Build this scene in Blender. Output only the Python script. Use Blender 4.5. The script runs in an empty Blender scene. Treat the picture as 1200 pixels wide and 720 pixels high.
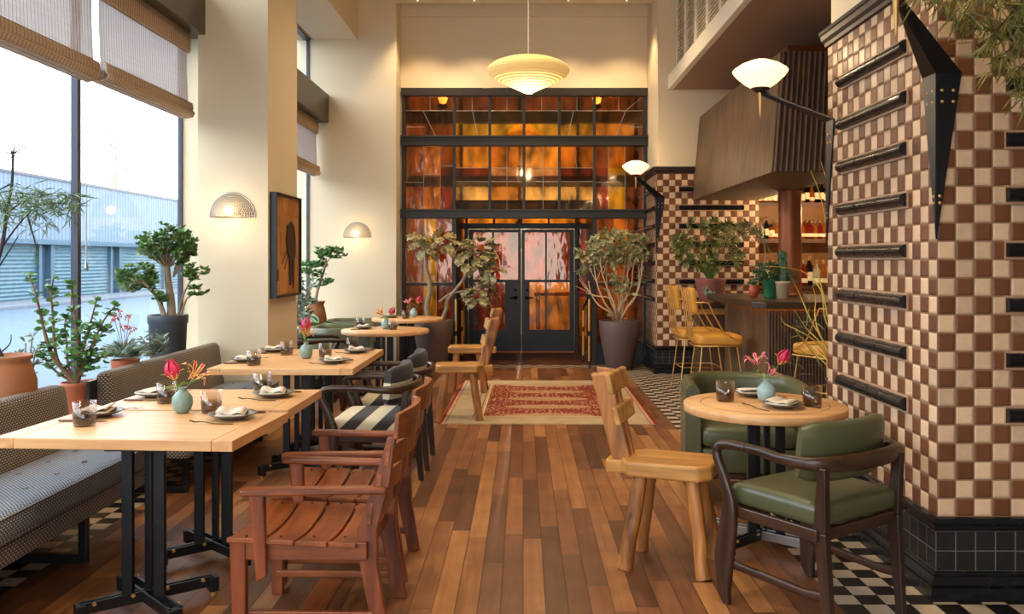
import bpy, math, random
from mathutils import Vector, Matrix, Quaternion
PI = math.pi
scene = bpy.context.scene
COL = scene.collection
EYE = 1.5
FPX = 1020.0
VX, VY = 613.0, 305.0

def W(x, y, Y):
    return Vector(((x - VX) * Y / FPX, Y, EYE - (y - VY) * Y / FPX))

def V(*a):
    return Vector(a)

LR = random.Random(77)
# ------------------------------------------------------------------ mesh builder
class MB:
    def __init__(s):
        s.v = []; s.f = []; s.mi = []; s.sm = []; s.cur = 0; s.smooth = False
    def add(s, verts, faces, smooth=None, M=None):
        o = len(s.v)
        for p in verts:
            p = Vector(p)
            if M is not None: p = M @ p
            s.v.append(p)
        for f in faces:
            s.f.append([i + o for i in f]); s.mi.append(s.cur)
            s.sm.append(s.smooth if smooth is None else smooth)
        return s
    def box(s, x0, x1, y0, y1, z0, z1, M=None):
        vs = [(x0,y0,z0),(x1,y0,z0),(x1,y1,z0),(x0,y1,z0),(x0,y0,z1),(x1,y0,z1),(x1,y1,z1),(x0,y1,z1)]
        return s.add(vs, [(0,3,2,1),(4,5,6,7),(0,1,5,4),(1,2,6,5),(2,3,7,6),(3,0,4,7)], False, M)
    def cbox(s, c, d, M=None):
        return s.box(c[0]-d[0]/2, c[0]+d[0]/2, c[1]-d[1]/2, c[1]+d[1]/2, c[2]-d[2]/2, c[2]+d[2]/2, M)
    def prism(s, poly, a, b, axis='z', M=None, smooth=False):
        """poly: 2D ccw points; extruded a..b on the axis"""
        n = len(poly)
        def mk(p, h):
            if axis == 'z': return (p[0], p[1], h)
            if axis == 'y': return (p[0], h, p[1])
            return (h, p[0], p[1])
        vs = [mk(p, a) for p in poly] + [mk(p, b) for p in poly]
        fs = [tuple(range(n-1, -1, -1)), tuple(range(n, 2*n))]
        for i in range(n):
            j = (i+1) % n
            fs.append((i, j, n+j, n+i))
        if axis == 'y': fs = [tuple(reversed(f)) for f in fs]
        return s.add(vs, fs, smooth, M)
    def hull8(s, lo, hi):
        """lo, hi: 4 points each, ccw from above"""
        return s.add(list(lo)+list(hi), [(3,2,1,0),(4,5,6,7),(0,1,5,4),(1,2,6,5),(2,3,7,6),(3,0,4,7)], False)
    def lathe(s, prof, c=(0,0,0), n=24, cap=False, M=None, ax=None):
        vs = []; fs = []
        m = len(prof)
        for k in range(n):
            a = 2*PI*k/n
            for (r, z) in prof:
                vs.append((c[0]+r*math.cos(a), c[1]+r*math.sin(a), c[2]+z))
        for k in range(n):
            k2 = (k+1) % n
            for i in range(m-1):
                fs.append((k*m+i, k2*m+i, k2*m+i+1, k*m+i+1))
        s.add(vs, fs, True, M)
        if cap:
            o = len(s.v)
            b = [(c[0]+prof[0][0]*math.cos(2*PI*k/n), c[1]+prof[0][0]*math.sin(2*PI*k/n), c[2]+prof[0][1]) for k in range(n)]
            t = [(c[0]+prof[-1][0]*math.cos(2*PI*k/n), c[1]+prof[-1][0]*math.sin(2*PI*k/n), c[2]+prof[-1][1]) for k in range(n)]
            s.add(b, [tuple(range(n-1,-1,-1))], False, M); s.add(t, [tuple(range(n))], False, M)
        return s
    def cyl(s, c, r, z0, z1, n=20, r1=None, M=None):
        return s.lathe([(r, z0), (r1 if r1 is not None else r, z1)], (c[0], c[1], 0), n, True, M)
    def tube(s, pts, rad, n=8, cap=True, up=None, sq=0.0):
        """swept ellipse; rad: r or (rs, ru) per point or one for all; sq>0 squares the section"""
        pts = [Vector(p) for p in pts]
        m = len(pts)
        if not isinstance(rad, list): rad = [rad]*m
        rad = [(r, r) if not isinstance(r, tuple) else r for r in rad]
        vs = []; prev = None
        for i in range(m):
            if i == 0: t = pts[1]-pts[0]
            elif i == m-1: t = pts[-1]-pts[-2]
            else: t = (pts[i+1]-pts[i]).normalized() + (pts[i]-pts[i-1]).normalized()
            if t.length < 1e-9: t = Vector((0,0,1))
            t.normalize()
            if up is not None:
                u = Vector(up)
                side = t.cross(u)
                if side.length < 1e-3: side = t.cross(Vector((1,0.01,0)))
            else:
                if prev is None:
                    a = Vector((0,0,1)) if abs(t.z) < .9 else Vector((1,0,0))
                    side = t.cross(a)
                else:
                    side = prev - t*prev.dot(t)
                    if side.length < 1e-5: side = t.cross(Vector((0,0,1)))
            side.normalize(); prev = side
            uu = side.cross(t).normalized()
            rs, ru = rad[i]
            for k in range(n):
                a = 2*PI*(k+.5)/n
                ca, sa = math.cos(a), math.sin(a)
                if sq:
                    e = 1.0-sq
                    ca = math.copysign(abs(ca)**e, ca); sa = math.copysign(abs(sa)**e, sa)
                vs.append(pts[i] + side*rs*ca + uu*ru*sa)
        fs = []
        for i in range(m-1):
            for k in range(n):
                k2 = (k+1) % n
                fs.append((i*n+k, i*n+k2, (i+1)*n+k2, (i+1)*n+k))
        s.add(vs, fs, True)
        if cap:
            s.add(vs[:n], [tuple(range(n-1,-1,-1))], False); s.add(vs[-n:], [tuple(range(n))], False)
        return s
    def cushion(s, x0, x1, y0, y1, z0, z1, r=.03, n=8, crown=0.0, M=None):
        c = Vector(((x0+x1)/2, (y0+y1)/2, (z0+z1)/2)); h = Vector(((x1-x0)/2, (y1-y0)/2, (z1-z0)/2))
        r = min(r, min(h)*.999)
        idx = {}; vs = []; fs = []
        def vid(i, j, k):
            if (i, j, k) in idx: return idx[(i, j, k)]
            def g(a, hh):
                t = 2*a/n - 1
                # denser near the edges
                return hh*math.sin(t*PI/2)
            p = Vector((g(i, h.x), g(j, h.y), g(k, h.z)))
            q = Vector((max(-h.x+r, min(h.x-r, p.x)), max(-h.y+r, min(h.y-r, p.y)), max(-h.z+r, min(h.z-r, p.z))))
            d = p-q
            if d.length > 1e-9: p = q + d.normalized()*r
            if crown:
                p.z += crown*(1-(p.x/h.x)**2)*(1-(p.y/h.y)**2)*(1 if p.z > 0 else 0)
            idx[(i, j, k)] = len(vs); vs.append(p+c); return idx[(i, j, k)]
        for a in range(n):
            for b in range(n):
                fs.append((vid(a,b,0), vid(a,b+1,0), vid(a+1,b+1,0), vid(a+1,b,0)))
                fs.append((vid(a,b,n), vid(a+1,b,n), vid(a+1,b+1,n), vid(a,b+1,n)))
                fs.append((vid(a,0,b), vid(a+1,0,b), vid(a+1,0,b+1), vid(a,0,b+1)))
                fs.append((vid(a,n,b), vid(a,n,b+1), vid(a+1,n,b+1), vid(a+1,n,b)))
                fs.append((vid(0,a,b), vid(0,a,b+1), vid(0,a+1,b+1), vid(0,a+1,b)))
                fs.append((vid(n,a,b), vid(n,a+1,b), vid(n,a+1,b+1), vid(n,a,b+1)))
        return s.add(vs, fs, True, M)
    def quad(s, a, b, c, d):
        return s.add([a, b, c, d], [(0,1,2,3)], False)
    def leaf(s, p, d, up, L, w, bend=.25, fold=.12, tip=.5, roll=1.1):
        d = Vector(d).normalized(); up = Vector(up) + Vector((LR.uniform(-1, 1), LR.uniform(-1, 1), LR.uniform(-1, 1)))*roll
        sd = d.cross(up)
        if sd.length < 1e-3: sd = d.cross(Vector((.3, .9, .1)))
        sd.normalize(); nn = sd.cross(d).normalized()
        p = Vector(p); vs = []
        for (t, ww) in ((0, .06), (.25, .75), (tip, 1), (.8, .62), (1, .02)):
            c = p + d*L*t - nn*bend*L*t*t
            e = w*ww*.5
            vs += [c - sd*e + nn*fold*e, c, c + sd*e + nn*fold*e]
        fs = []
        for i in range(4):
            b = i*3
            fs += [(b, b+1, b+4, b+3), (b+1, b+2, b+5, b+4)]
        return s.add(vs, fs, True)
    def mesh(s, name):
        me = bpy.data.meshes.new(name)
        me.from_pydata([tuple(p) for p in s.v], [], s.f)
        me.polygons.foreach_set('material_index', s.mi)
        me.polygons.foreach_set('use_smooth', s.sm)
        uv = me.uv_layers.new(name='UVMap')
        data = [0.0]*(2*len(me.loops))
        for p in me.polygons:
            n = p.normal; ax, ay, az = abs(n.x), abs(n.y), abs(n.z)
            for li in p.loop_indices:
                c = me.vertices[me.loops[li].vertex_index].co
                if az >= ax and az >= ay: u, v = c.x, c.y
                elif ax >= ay: u, v = c.y, c.z
                else: u, v = c.x, c.z
                data[2*li] = u; data[2*li+1] = v
        uv.data.foreach_set('uv', data)
        me.update()
        return me

def link(o, parent=None):
    COL.objects.link(o)
    if parent is not None: o.parent = parent
    return o

def obj(name, mb, mats, parent=None, bevel=0, seg=2, loc=None, rz=None, sub=0, solid=0, label=None):
    me = mb.mesh(name)
    if not isinstance(mats, (list, tuple)): mats = [mats]
    for m in mats: me.materials.append(m)
    o = bpy.data.objects.new(name, me)
    link(o, parent)
    if loc is not None: o.location = loc
    if rz is not None: o.rotation_euler = (0, 0, rz)
    if solid:
        m = o.modifiers.new('solid', 'SOLIDIFY'); m.thickness = solid; m.offset = 0
    if bevel:
        m = o.modifiers.new('bevel', 'BEVEL'); m.width = bevel; m.segments = seg; m.limit_method = 'ANGLE'
        m.angle_limit = math.radians(40)
    if sub:
        m = o.modifiers.new('sub', 'SUBSURF'); m.levels = sub; m.render_levels = sub
    if label: o['label'] = label
    return o

def thing(name, label, cat, loc=(0,0,0), rz=0, group=None):
    o = bpy.data.objects.new(name, None); o.empty_display_size = .1
    link(o); o.location = loc; o.rotation_euler = (0,0,rz)
    o['label'] = label; o['category'] = cat
    if group: o['group'] = group
    return o

def tag(o, label, cat, group=None, kind=None):
    o['label'] = label; o['category'] = cat
    if group: o['group'] = group
    if kind: o['kind'] = kind
    return o

def struct(o, label=None, cat=None):
    o['kind'] = 'structure'
    if label: o['label'] = label
    if cat: o['category'] = cat
    return o

def sroot(name, label, cat):
    o = bpy.data.objects.new(name, None); link(o)
    return struct(o, label, cat)

def dup(root, loc, rz=0, label=None, group=None, scale=None):
    def cp(o, par):
        c = o.copy(); COL.objects.link(c)
        if par is not None: c.parent = par
        for ch in list(o.children): cp(ch, c)
        return c
    r = cp(root, None)
    r.location = loc; r.rotation_euler = (0,0,rz)
    if label: r['label'] = label
    if group: r['group'] = group
    if scale: r.scale = (scale,)*3
    return r

# ------------------------------------------------------------------ materials
def srgb(r, g, b):
    f = lambda c: (c/255/12.92) if c/255 <= .04045 else ((c/255+.055)/1.055)**2.4
    return (f(r), f(g), f(b), 1)

class NT:
    def __init__(s, name):
        s.m = bpy.data.materials.new(name); s.m.use_nodes = True
        s.t = s.m.node_tree; s.t.nodes.clear()
        s.out = s.t.nodes.new('ShaderNodeOutputMaterial')
    def n(s, typ, ins=None, **kw):
        nd = s.t.nodes.new('ShaderNode'+typ)
        for k, v in kw.items(): setattr(nd, k, v)
        if ins:
            for k, v in ins.items():
                sock = nd.inputs[k]
                if isinstance(v, bpy.types.NodeSocket): s.t.links.new(v, sock)
                else: sock.default_value = v
        return nd
    def math(s, op, a, b=None, c=None, clamp=False):
        ins = {0: a}
        if b is not None: ins[1] = b
        if c is not None: ins[2] = c
        return s.n('Math', ins, operation=op, use_clamp=clamp).outputs[0]
    def vmath(s, op, a, b=None):
        ins = {0: a}
        if b is not None: ins[1] = b
        return s.n('VectorMath', ins, operation=op).outputs[0]
    def mix(s, f, a, b):
        nd = s.n('Mix', None, data_type='RGBA')
        for k, v in ((0, f), (6, a), (7, b)):
            if isinstance(v, bpy.types.NodeSocket): s.t.links.new(v, nd.inputs[k])
            else: nd.inputs[k].default_value = v
        return nd.outputs[2]
    def ramp(s, f, stops):
        nd = s.n('ValToRGB', {0: f})
        el = nd.color_ramp.elements
        while len(el) < len(stops): el.new(.5)
        for e, (p, c) in zip(el, stops): e.position = p; e.color = c
        return nd.outputs[0]
    def coord(s, kind='Object'):
        return s.n('TexCoord').outputs[kind]
    def mapping(s, v, scale=(1,1,1), loc=(0,0,0), rot=(0,0,0)):
        return s.n('Mapping', {0: v, 'Location': loc, 'Rotation': rot, 'Scale': scale}).outputs[0]
    def noise(s, v, scale=5, detail=3, rough=.5, out='Fac'):
        return s.n('TexNoise', {'Vector': v, 'Scale': scale, 'Detail': detail, 'Roughness': rough}).outputs[out]
    def bump(s, h, strength=.3, dist=.01):
        return s.n('Bump', {'Height': h, 'Strength': strength, 'Distance': dist}).outputs[0]
    def bsdf(s, col, rough=.5, metal=0, normal=None, spec=None, trans=None, coat=None, emis=None, estr=0, sheen=None, ior=None, alpha=None, sub=None):
        ins = {'Base Color': col, 'Roughness': rough, 'Metallic': metal}
        if normal is not None: ins['Normal'] = normal
        if spec is not None: ins['Specular IOR Level'] = spec
        if trans is not None: ins['Transmission Weight'] = trans
        if coat is not None: ins['Coat Weight'] = coat
        if sheen is not None: ins['Sheen Weight'] = sheen
        if ior is not None: ins['IOR'] = ior
        if alpha is not None: ins['Alpha'] = alpha
        if emis is not None: ins['Emission Color'] = emis; ins['Emission Strength'] = estr
        return s.n('BsdfPrincipled', ins).outputs[0]
    def done(s, sh):
        s.t.links.new(sh, s.out.inputs[0]); return s.m

def plain(name, c, rough=.5, metal=0, spec=None, vary=.08, scale=12, bump=0, coat=None):
    t = NT(name)
    co = t.coord(); nz = t.noise(co, scale, 4)
    c2 = tuple(x*(1-2*vary) for x in c[:3])+(1,); c1 = tuple(min(1, x*(1+2*vary)) for x in c[:3])+(1,)
    col = t.mix(nz, c2, c1)
    nm = t.bump(t.noise(co, scale*6, 3), bump, .004) if bump else None
    r = t.math('MULTIPLY_ADD', nz, .12, rough-.06)
    return t.done(t.bsdf(col, r, metal, nm, spec, coat=coat))

def wood(name, c1, c2, axis='X', rough=.42, scale=1.0, bump=.15, spec=None):
    t = NT(name)
    sc = {'X': (2.2, 26, 26), 'Y': (26, 2.2, 26), 'Z': (26, 26, 2.2)}[axis]
    co = t.coord()
    v = t.mapping(co, tuple(a*scale for a in sc))
    n1 = t.noise(v, 1.0, 5, .6)
    n2 = t.noise(co, 2.3*scale, 3)
    f = t.math('ADD', t.math('MULTIPLY', n1, .75), t.math('MULTIPLY', n2, .35))
    col = t.ramp(f, [(.32, c1), (.72, c2)])
    return t.done(t.bsdf(col, t.math('MULTIPLY_ADD', n1, .18, rough-.09), 0, t.bump(n1, bump, .003), spec))

def tilemat(name, size, colA, colB, grout, gw=.035, rough=.35, space='UV', off=(0,0,0), var=.35, bump=.5, mono=False, spec=.5, mottle=.3):
    t = NT(name)
    co = t.coord(space)
    v = t.vmath('ADD', co, off)
    v = t.vmath('MULTIPLY', v, (1/size, 1/size, 0))
    fl = t.vmath('FLOOR', v); fr = t.vmath('FRACTION', v)
    sf = t.n('SeparateXYZ', {0: fl}); sr = t.n('SeparateXYZ', {0: fr})
    par = t.math('MODULO', t.math('ADD', t.math('ADD', sf.outputs[0], sf.outputs[1]), 1000.0), 2.0)
    par = t.math('GREATER_THAN', par, .5)
    rnd = t.n('TexWhiteNoise', {'Vector': t.vmath('ADD', fl, (.31, .77, .5))}, noise_dimensions='3D').outputs['Value']
    mot = t.noise(co, 22, 4, .6)
    k = t.math('ADD', t.math('MULTIPLY', rnd, var), t.math('MULTIPLY', mot, mottle))
    def shade(c):
        lo = tuple(x*.72 for x in c[:3])+(1,); hi = tuple(min(1, x*1.3) for x in c[:3])+(1,)
        return t.mix(k, lo, hi)
    col = shade(colA) if mono else t.mix(par, shade(colA), shade(colB))
    ex = t.math('MINIMUM', sr.outputs[0], t.math('SUBTRACT', 1.0, sr.outputs[0]))
    ey = t.math('MINIMUM', sr.outputs[1], t.math('SUBTRACT', 1.0, sr.outputs[1]))
    d = t.math('MINIMUM', ex, ey)
    mask = t.n('MapRange', {'Value': d, 'From Min': gw*.7, 'From Max': gw*1.3}, clamp=True).outputs[0]
    pil = t.n('MapRange', {'Value': d, 'From Min': gw*.6, 'From Max': gw*3.2}, clamp=True, interpolation_type='SMOOTHSTEP').outputs[0]
    col = t.mix(mask, grout, col)
    r = t.mix(mask, (.8,)*3+(1,), (rough,)*3+(1,))
    h = t.math('ADD', pil, t.math('MULTIPLY', mot, .25))
    return t.done(t.bsdf(col, r, 0, t.bump(h, bump, .004), spec))

M = {}
M['cream'] = plain('cream_plaster', srgb(216, 199, 168), .85, vary=.02, scale=3, bump=.05)
M['creamdark'] = plain('shaded_cream_plaster', srgb(176, 136, 88), .85, vary=.03, scale=3, bump=.05)  # cream plaster with shade put into the colour; unused
M['creamtrim'] = plain('cream_paint', srgb(226, 214, 190), .6, vary=.02)
M['soffit'] = plain('brown_soffit', srgb(150, 118, 96), .85, vary=.03, scale=4)
M['lintel'] = plain('bronze_steel', srgb(92, 80, 66), .38, .6, vary=.15, scale=6)
M['black'] = plain('black_steel', srgb(24, 25, 27), .38, .3, vary=.1)
M['frameblk'] = plain('bronze_black_frame', srgb(44, 41, 36), .42, .3, vary=.1)
M['doorblk'] = plain('black_door_paint', srgb(22, 28, 30), .4, vary=.06)
M['alu'] = plain('dark_violet_aluminium', srgb(58, 60, 70), .4, .4)
M['brass'] = plain('brass', srgb(214, 168, 98), .35, .8, vary=.05)
M['steel'] = plain('brushed_steel', srgb(176, 172, 168), .32, .85, vary=.05)
M['gun'] = plain('gunmetal_pipe', srgb(70, 62, 60), .35, .7, vary=.05)
M['copper'] = plain('copper_column', srgb(170, 100, 62), .42, .5, vary=.12, scale=3)
M['oak'] = wood('pale_oak_top', srgb(184, 130, 80), srgb(224, 176, 120), 'X', .4, .8, .06)
M['oakend'] = wood('pale_oak_end', srgb(176, 120, 72), srgb(216, 166, 110), 'Y', .4, .8, .06)
M['red'] = wood('reddish_teak', srgb(58, 24, 9), srgb(152, 78, 32), 'X', .36)
M['redY'] = wood('reddish_teak_slat', srgb(64, 27, 10), srgb(160, 84, 36), 'Y', .36)
M['redZ'] = wood('reddish_teak_leg', srgb(52, 21, 9), srgb(142, 68, 28), 'Z', .36)
M['dark'] = wood('dark_walnut', srgb(26, 15, 8), srgb(70, 42, 24), 'X', .34)
M['darkZ'] = wood('dark_walnut_leg', srgb(25, 14, 8), srgb(66, 38, 22), 'Z', .34)
M['rustic'] = wood('honey_rustic_wood', srgb(96, 52, 18), srgb(222, 160, 80), 'X', .4, .6, .5)
M['rusticZ'] = wood('honey_rustic_leg', srgb(52, 24, 10), srgb(200, 128, 60), 'Z', .42, .8, .7)
M['hoodwood'] = wood('grey_brown_plank', srgb(30, 20, 12), srgb(126, 96, 66), 'Z', .5, .8, .6)
M['flute'] = wood('brown_fluted_wood', srgb(38, 24, 15), srgb(104, 74, 50), 'Z', .45, 1.2, .3)
M['countertop'] = wood('dark_live_edge', srgb(30, 20, 14), srgb(72, 52, 38), 'X', .35, .7, .4)
M['shelfwood'] = wood('shelf_wood', srgb(60, 36, 20), srgb(110, 70, 40), 'X', .5)
M['artwood'] = wood('art_panel_wood', srgb(150, 96, 46), srgb(198, 140, 76), 'Z', .5)
M['artwood2'] = wood('art_inlay_wood', srgb(130, 82, 40), srgb(184, 126, 66), 'Z', .5)
M['artdark'] = plain('art_dark_shape', srgb(48, 26, 18), .6, vary=.2)
M['leather'] = plain('green_leather', srgb(76, 77, 50), .34, vary=.1, scale=5, bump=.12, spec=.5)
M['leatherblue'] = plain('teal_leather', srgb(58, 74, 70), .34, vary=.08, scale=5, bump=.1)
M['yellow'] = plain('mustard_leather', srgb(214, 150, 58), .42, vary=.08, scale=6, bump=.1)
M['planter'] = plain('taupe_planter', srgb(96, 76, 70), .62, vary=.07, scale=4, bump=.1)
M['terra'] = plain('terracotta', srgb(172, 92, 58), .75, vary=.12, scale=7, bump=.2)
M['terradark'] = plain('old_terracotta', srgb(142, 88, 50), .7, vary=.2, scale=5, bump=.3)
M['slate'] = plain('slate_pot', srgb(56, 60, 68), .6, vary=.15, scale=7, bump=.3)
M['soil'] = plain('soil', srgb(50, 36, 26), .95, vary=.3, scale=50, bump=.6)
M['greenpot'] = plain('green_glaze', srgb(48, 116, 78), .2, vary=.25, scale=10)
M['creampot'] = plain('cream_glaze', srgb(214, 190, 152), .4, vary=.06)
M['orangepot'] = plain('orange_glaze', srgb(190, 84, 48), .3, vary=.1)
M['vase'] = plain('sage_glaze', srgb(120, 140, 130), .35, vary=.15, scale=40, bump=.15)
M['vaselight'] = plain('pale_celadon', srgb(146, 172, 170), .3, vary=.1, scale=30)
M['plate'] = plain('grey_brown_stoneware', srgb(92, 80, 68), .4, vary=.1, scale=20)
M['platedark'] = plain('dark_stoneware', srgb(58, 48, 40), .4, vary=.1, scale=20)
M['cutlery'] = plain('dark_bronze_cutlery', srgb(100, 78, 58), .28, .9)
M['board'] = plain('leather_mat', srgb(92, 74, 66), .6)
M['napkin'] = plain('linen_napkin', srgb(206, 192, 172), .9, vary=.06, scale=60, bump=.2)
M['petal'] = plain('pink_petal', srgb(196, 34, 78), .55, vary=.25, scale=60)
M['petalpale'] = plain('pale_pink_petal', srgb(232, 140, 160), .55, vary=.2, scale=60)
M['petaltip'] = plain('yellow_petal_edge', srgb(230, 204, 96), .55)
M['stem'] = plain('green_stem', srgb(104, 128, 56), .6)
M['bark'] = plain('grey_bark', srgb(140, 122, 98), .8, vary=.2, scale=30, bump=.5)
M['barkpale'] = plain('pale_bark', srgb(206, 176, 138), .75, vary=.12, scale=30, bump=.3)
M['barkdark'] = plain('dark_bark', srgb(52, 40, 38), .8, vary=.2, scale=30, bump=.4)
M['barkbrown'] = plain('brown_bark', srgb(120, 82, 54), .8, vary=.2, scale=30, bump=.4)
M['ropegold'] = plain('yellow_dry_stem', srgb(214, 180, 84), .6)
M['blacktile'] = tilemat('black_glazed_tile', .0872, srgb(34, 32, 33), srgb(34, 32, 33), srgb(104, 98, 92), .02, .22, mono=True, off=(0, 0, 0), var=.4)
M['blackglaze'] = plain('black_glazed_moulding', srgb(20, 20, 24), .26, vary=.2, scale=20, spec=.35)
M['brownmould'] = plain('brown_black_moulding', srgb(42, 28, 22), .55, vary=.2)
M['tantile'] = plain('tan_tile_back', srgb(176, 138, 106), .5)
M['asphalt'] = plain('street_surface', srgb(72, 90, 106), .8, vary=.08, scale=2)
M['kerb'] = plain('kerb_stone', srgb(92, 98, 108), .8)
M['rubber'] = plain('dark_plastic', srgb(22, 22, 26), .4)
def leafmat(name, a, b, rough=.45, scale=20, trans=.15):
    t = NT(name)
    f = t.noise(t.coord(), scale, 2)
    col = t.ramp(f, [(.35, a), (.65, b)])
    p = t.bsdf(col, rough)
    tr = t.n('BsdfTranslucent', {0: col}).outputs[0]
    return t.done(t.n('MixShader', {0: trans, 1: p, 2: tr}).outputs[0])
M['jade'] = leafmat('jade_leaf', srgb(44, 84, 40), srgb(110, 152, 84))
M['jade2'] = leafmat('dark_jade_leaf', srgb(44, 74, 34), srgb(108, 140, 68))
M['wisp'] = leafmat('wispy_leaf', srgb(58, 78, 46), srgb(120, 144, 96))
M['silver'] = leafmat('silver_leaf', srgb(84, 100, 84), srgb(150, 164, 144))
M['olive'] = leafmat('olive_leaf', srgb(116, 118, 76), srgb(198, 194, 146))
M['dried'] = leafmat('bronze_green_leaf', srgb(110, 92, 52), srgb(196, 184, 132))
M['fern'] = leafmat('dull_green_leaf', srgb(78, 88, 42), srgb(154, 156, 90))
M['bluegreen'] = leafmat('blue_green_leaf', srgb(46, 78, 54), srgb(104, 136, 96))
M['pine'] = leafmat('hanging_leaf', srgb(78, 82, 32), srgb(152, 142, 70))
M['broad'] = leafmat('broad_leaf', srgb(52, 84, 42), srgb(122, 146, 86))
def emis(name, c, s, mixc=None, f=.5):
    t = NT(name)
    e = t.n('Emission', {0: c, 1: s}).outputs[0]
    return t.done(e)
M['led'] = emis('warm_led_strip', srgb(255, 160, 70), 7)
M['bulb'] = emis('warm_bulb', srgb(255, 226, 170), 30)
def lampmat(name, c, strength, base, rough=.5, ring=0, rot=False):
    t = NT(name)
    co = t.coord()
    nm = None
    if ring:
        z = t.n('SeparateXYZ', {0: co}).outputs[2]
        w = t.math('SINE', t.math('MULTIPLY', z, ring))
        nm = t.bump(w, .5, .004)
        k = t.math('MULTIPLY_ADD', w, .08, .92)
        e = t.vmath('MULTIPLY', c[:3], t.n('CombineXYZ', {0: k, 1: k, 2: k}).outputs[0])
    else: e = c
    return t.done(t.bsdf(base, rough, 0, nm, emis=e, estr=strength))
M['paper'] = lampmat('lit_rice_paper', srgb(255, 200, 112), .5, srgb(230, 196, 130), .8, 330)
M['opal'] = lampmat('lit_opal_glass', srgb(255, 224, 168), 1.6, srgb(240, 225, 195), .25)
def ridgeglass(name, c, strength):
    t = NT(name)
    co = t.coord('UV'); L = t.n('VectorMath', {0: co}, operation='LENGTH').outputs['Value']
    w = t.math('SINE', t.math('MULTIPLY', L, 520))
    col = t.mix(t.math('MULTIPLY_ADD', w, .5, .5), srgb(96, 84, 70), srgb(206, 192, 166))
    fall = t.math('MAXIMUM', t.math('MULTIPLY_ADD', L, -7, 1.15), .0)
    p = t.bsdf(col, .3, 0, t.bump(w, .8, .006), emis=c, estr=t.math('MULTIPLY', fall, strength))
    return t.done(p)
M['ridge'] = ridgeglass('ridged_sconce_glass', srgb(255, 214, 150), .22)
def glassmat(name, c, rough=.02, tint=.85):
    t = NT(name)
    tr = t.n('BsdfTransparent', {0: c}).outputs[0]
    gl = t.n('BsdfGlossy', {0: (1,1,1,1), 'Roughness': rough}).outputs[0]
    lw = t.math('MULTIPLY_ADD', t.math('POWER', t.n('LayerWeight', {0: .5}).outputs['Facing'], 4.0), .3, .03)
    return t.done(t.n('MixShader', {0: lw, 1: tr, 2: gl}).outputs[0])
M['pane'] = glassmat('window_glass', (.93, .97, 1, 1))
def tumbler():
    t = NT('smoky_tumbler')
    z = t.n('SeparateXYZ', {0: t.coord()}).outputs[2]
    c = t.ramp(t.math('MULTIPLY', z, 10), [(.0, srgb(200, 192, 184)), (.5, srgb(208, 200, 193)), (.62, srgb(240, 236, 232)), (1, srgb(250, 248, 246))])
    tr = t.n('BsdfTransparent', {0: c}).outputs[0]
    gl = t.n('BsdfGlossy', {0: (1,1,1,1), 'Roughness': .05}).outputs[0]
    lw = t.math('MULTIPLY_ADD', t.math('POWER', t.n('LayerWeight', {0: .5}).outputs['Facing'], 4.0), .6, .05)
    return t.done(t.n('MixShader', {0: lw, 1: tr, 2: gl}).outputs[0])
M['tumbler'] = tumbler()
def bottleglass(name, c):
    t = NT(name)
    return t.done(t.bsdf(c, .08, trans=.6, ior=1.3))
M['botdark'] = bottleglass('dark_bottle_glass', srgb(30, 32, 20))
M['botamber'] = bottleglass('amber_spirit', srgb(200, 110, 30))
M['botred'] = bottleglass('red_spirit', srgb(160, 40, 24))
M['botclear'] = bottleglass('clear_bottle', srgb(230, 220, 190))
M['label'] = plain('paper_label', srgb(236, 222, 180), .7, vary=.03)
M['cap'] = plain('bottle_cap', srgb(150, 112, 60), .4, .3)
def stained(name, c, sx=7, sz=3):
    t = NT(name)
    v = t.mapping(t.coord(), (sx, 1, sz))
    n1 = t.noise(v, 2.2, 3, .5)
    n2 = t.noise(v, .8, 2)
    dk = tuple(x*.10 for x in c[:3])+(1,); lt = tuple(min(1, x*1.2) for x in c[:3])+(1,)
    col = t.mix(t.math('SMOOTH_MIN', t.math('MULTIPLY', t.math('SUBTRACT', n2, .28), 2.3), 1.0, .1, clamp=True), dk, lt)
    nm = t.bump(n1, .5, .02)
    rf = t.n('BsdfRefraction', {0: col, 'Roughness': .06, 'IOR': 1.04, 'Normal': nm}).outputs[0]
    nm2 = t.bump(n2, .25, .02)
    gl = t.n('BsdfGlossy', {0: (1, .80, .62, 1), 'Roughness': .06, 'Normal': nm2}).outputs[0]
    lw = t.math('MULTIPLY_ADD', t.math('POWER', t.n('LayerWeight', {0: .5}).outputs['Facing'], 4.0), .35, .009)
    return t.done(t.n('MixShader', {0: t.math('MULTIPLY_ADD', lw, 1.0, .06), 1: rf, 2: gl}).outputs[0])
M['sg_amber'] = stained('amber_glass', srgb(232, 150, 58))
M['sg_gold'] = stained('gold_glass', srgb(214, 160, 34))
M['sg_brown'] = stained('brown_glass', srgb(140, 70, 26))
M['sg_plum'] = stained('plum_glass', srgb(122, 42, 22))
M['sg_red'] = stained('red_glass', srgb(150, 46, 20))
M['sg_tan'] = stained('tan_glass', srgb(240, 186, 118))
M['sg_pale'] = stained('pale_pink_glass', srgb(216, 150, 112))
M['sg_orange'] = stained('orange_glass', srgb(206, 118, 36))
SG = [M['sg_amber'], M['sg_gold'], M['sg_brown'], M['sg_plum'], M['sg_red'], M['sg_tan'], M['sg_pale'], M['sg_orange']]
AMB, GOLD, BRN, PLM, RED, TAN, PALE, ORG = range(8)
M['lead'] = plain('lead_came', srgb(150, 140, 128), .4, .6)
M['tile'] = tilemat('brown_cream_wall_tile', .0816, srgb(204, 170, 136), srgb(106, 64, 38), srgb(138, 104, 76), .045, .42, 'UV', var=.7, bump=.9, mottle=.7, spec=.35)
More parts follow.
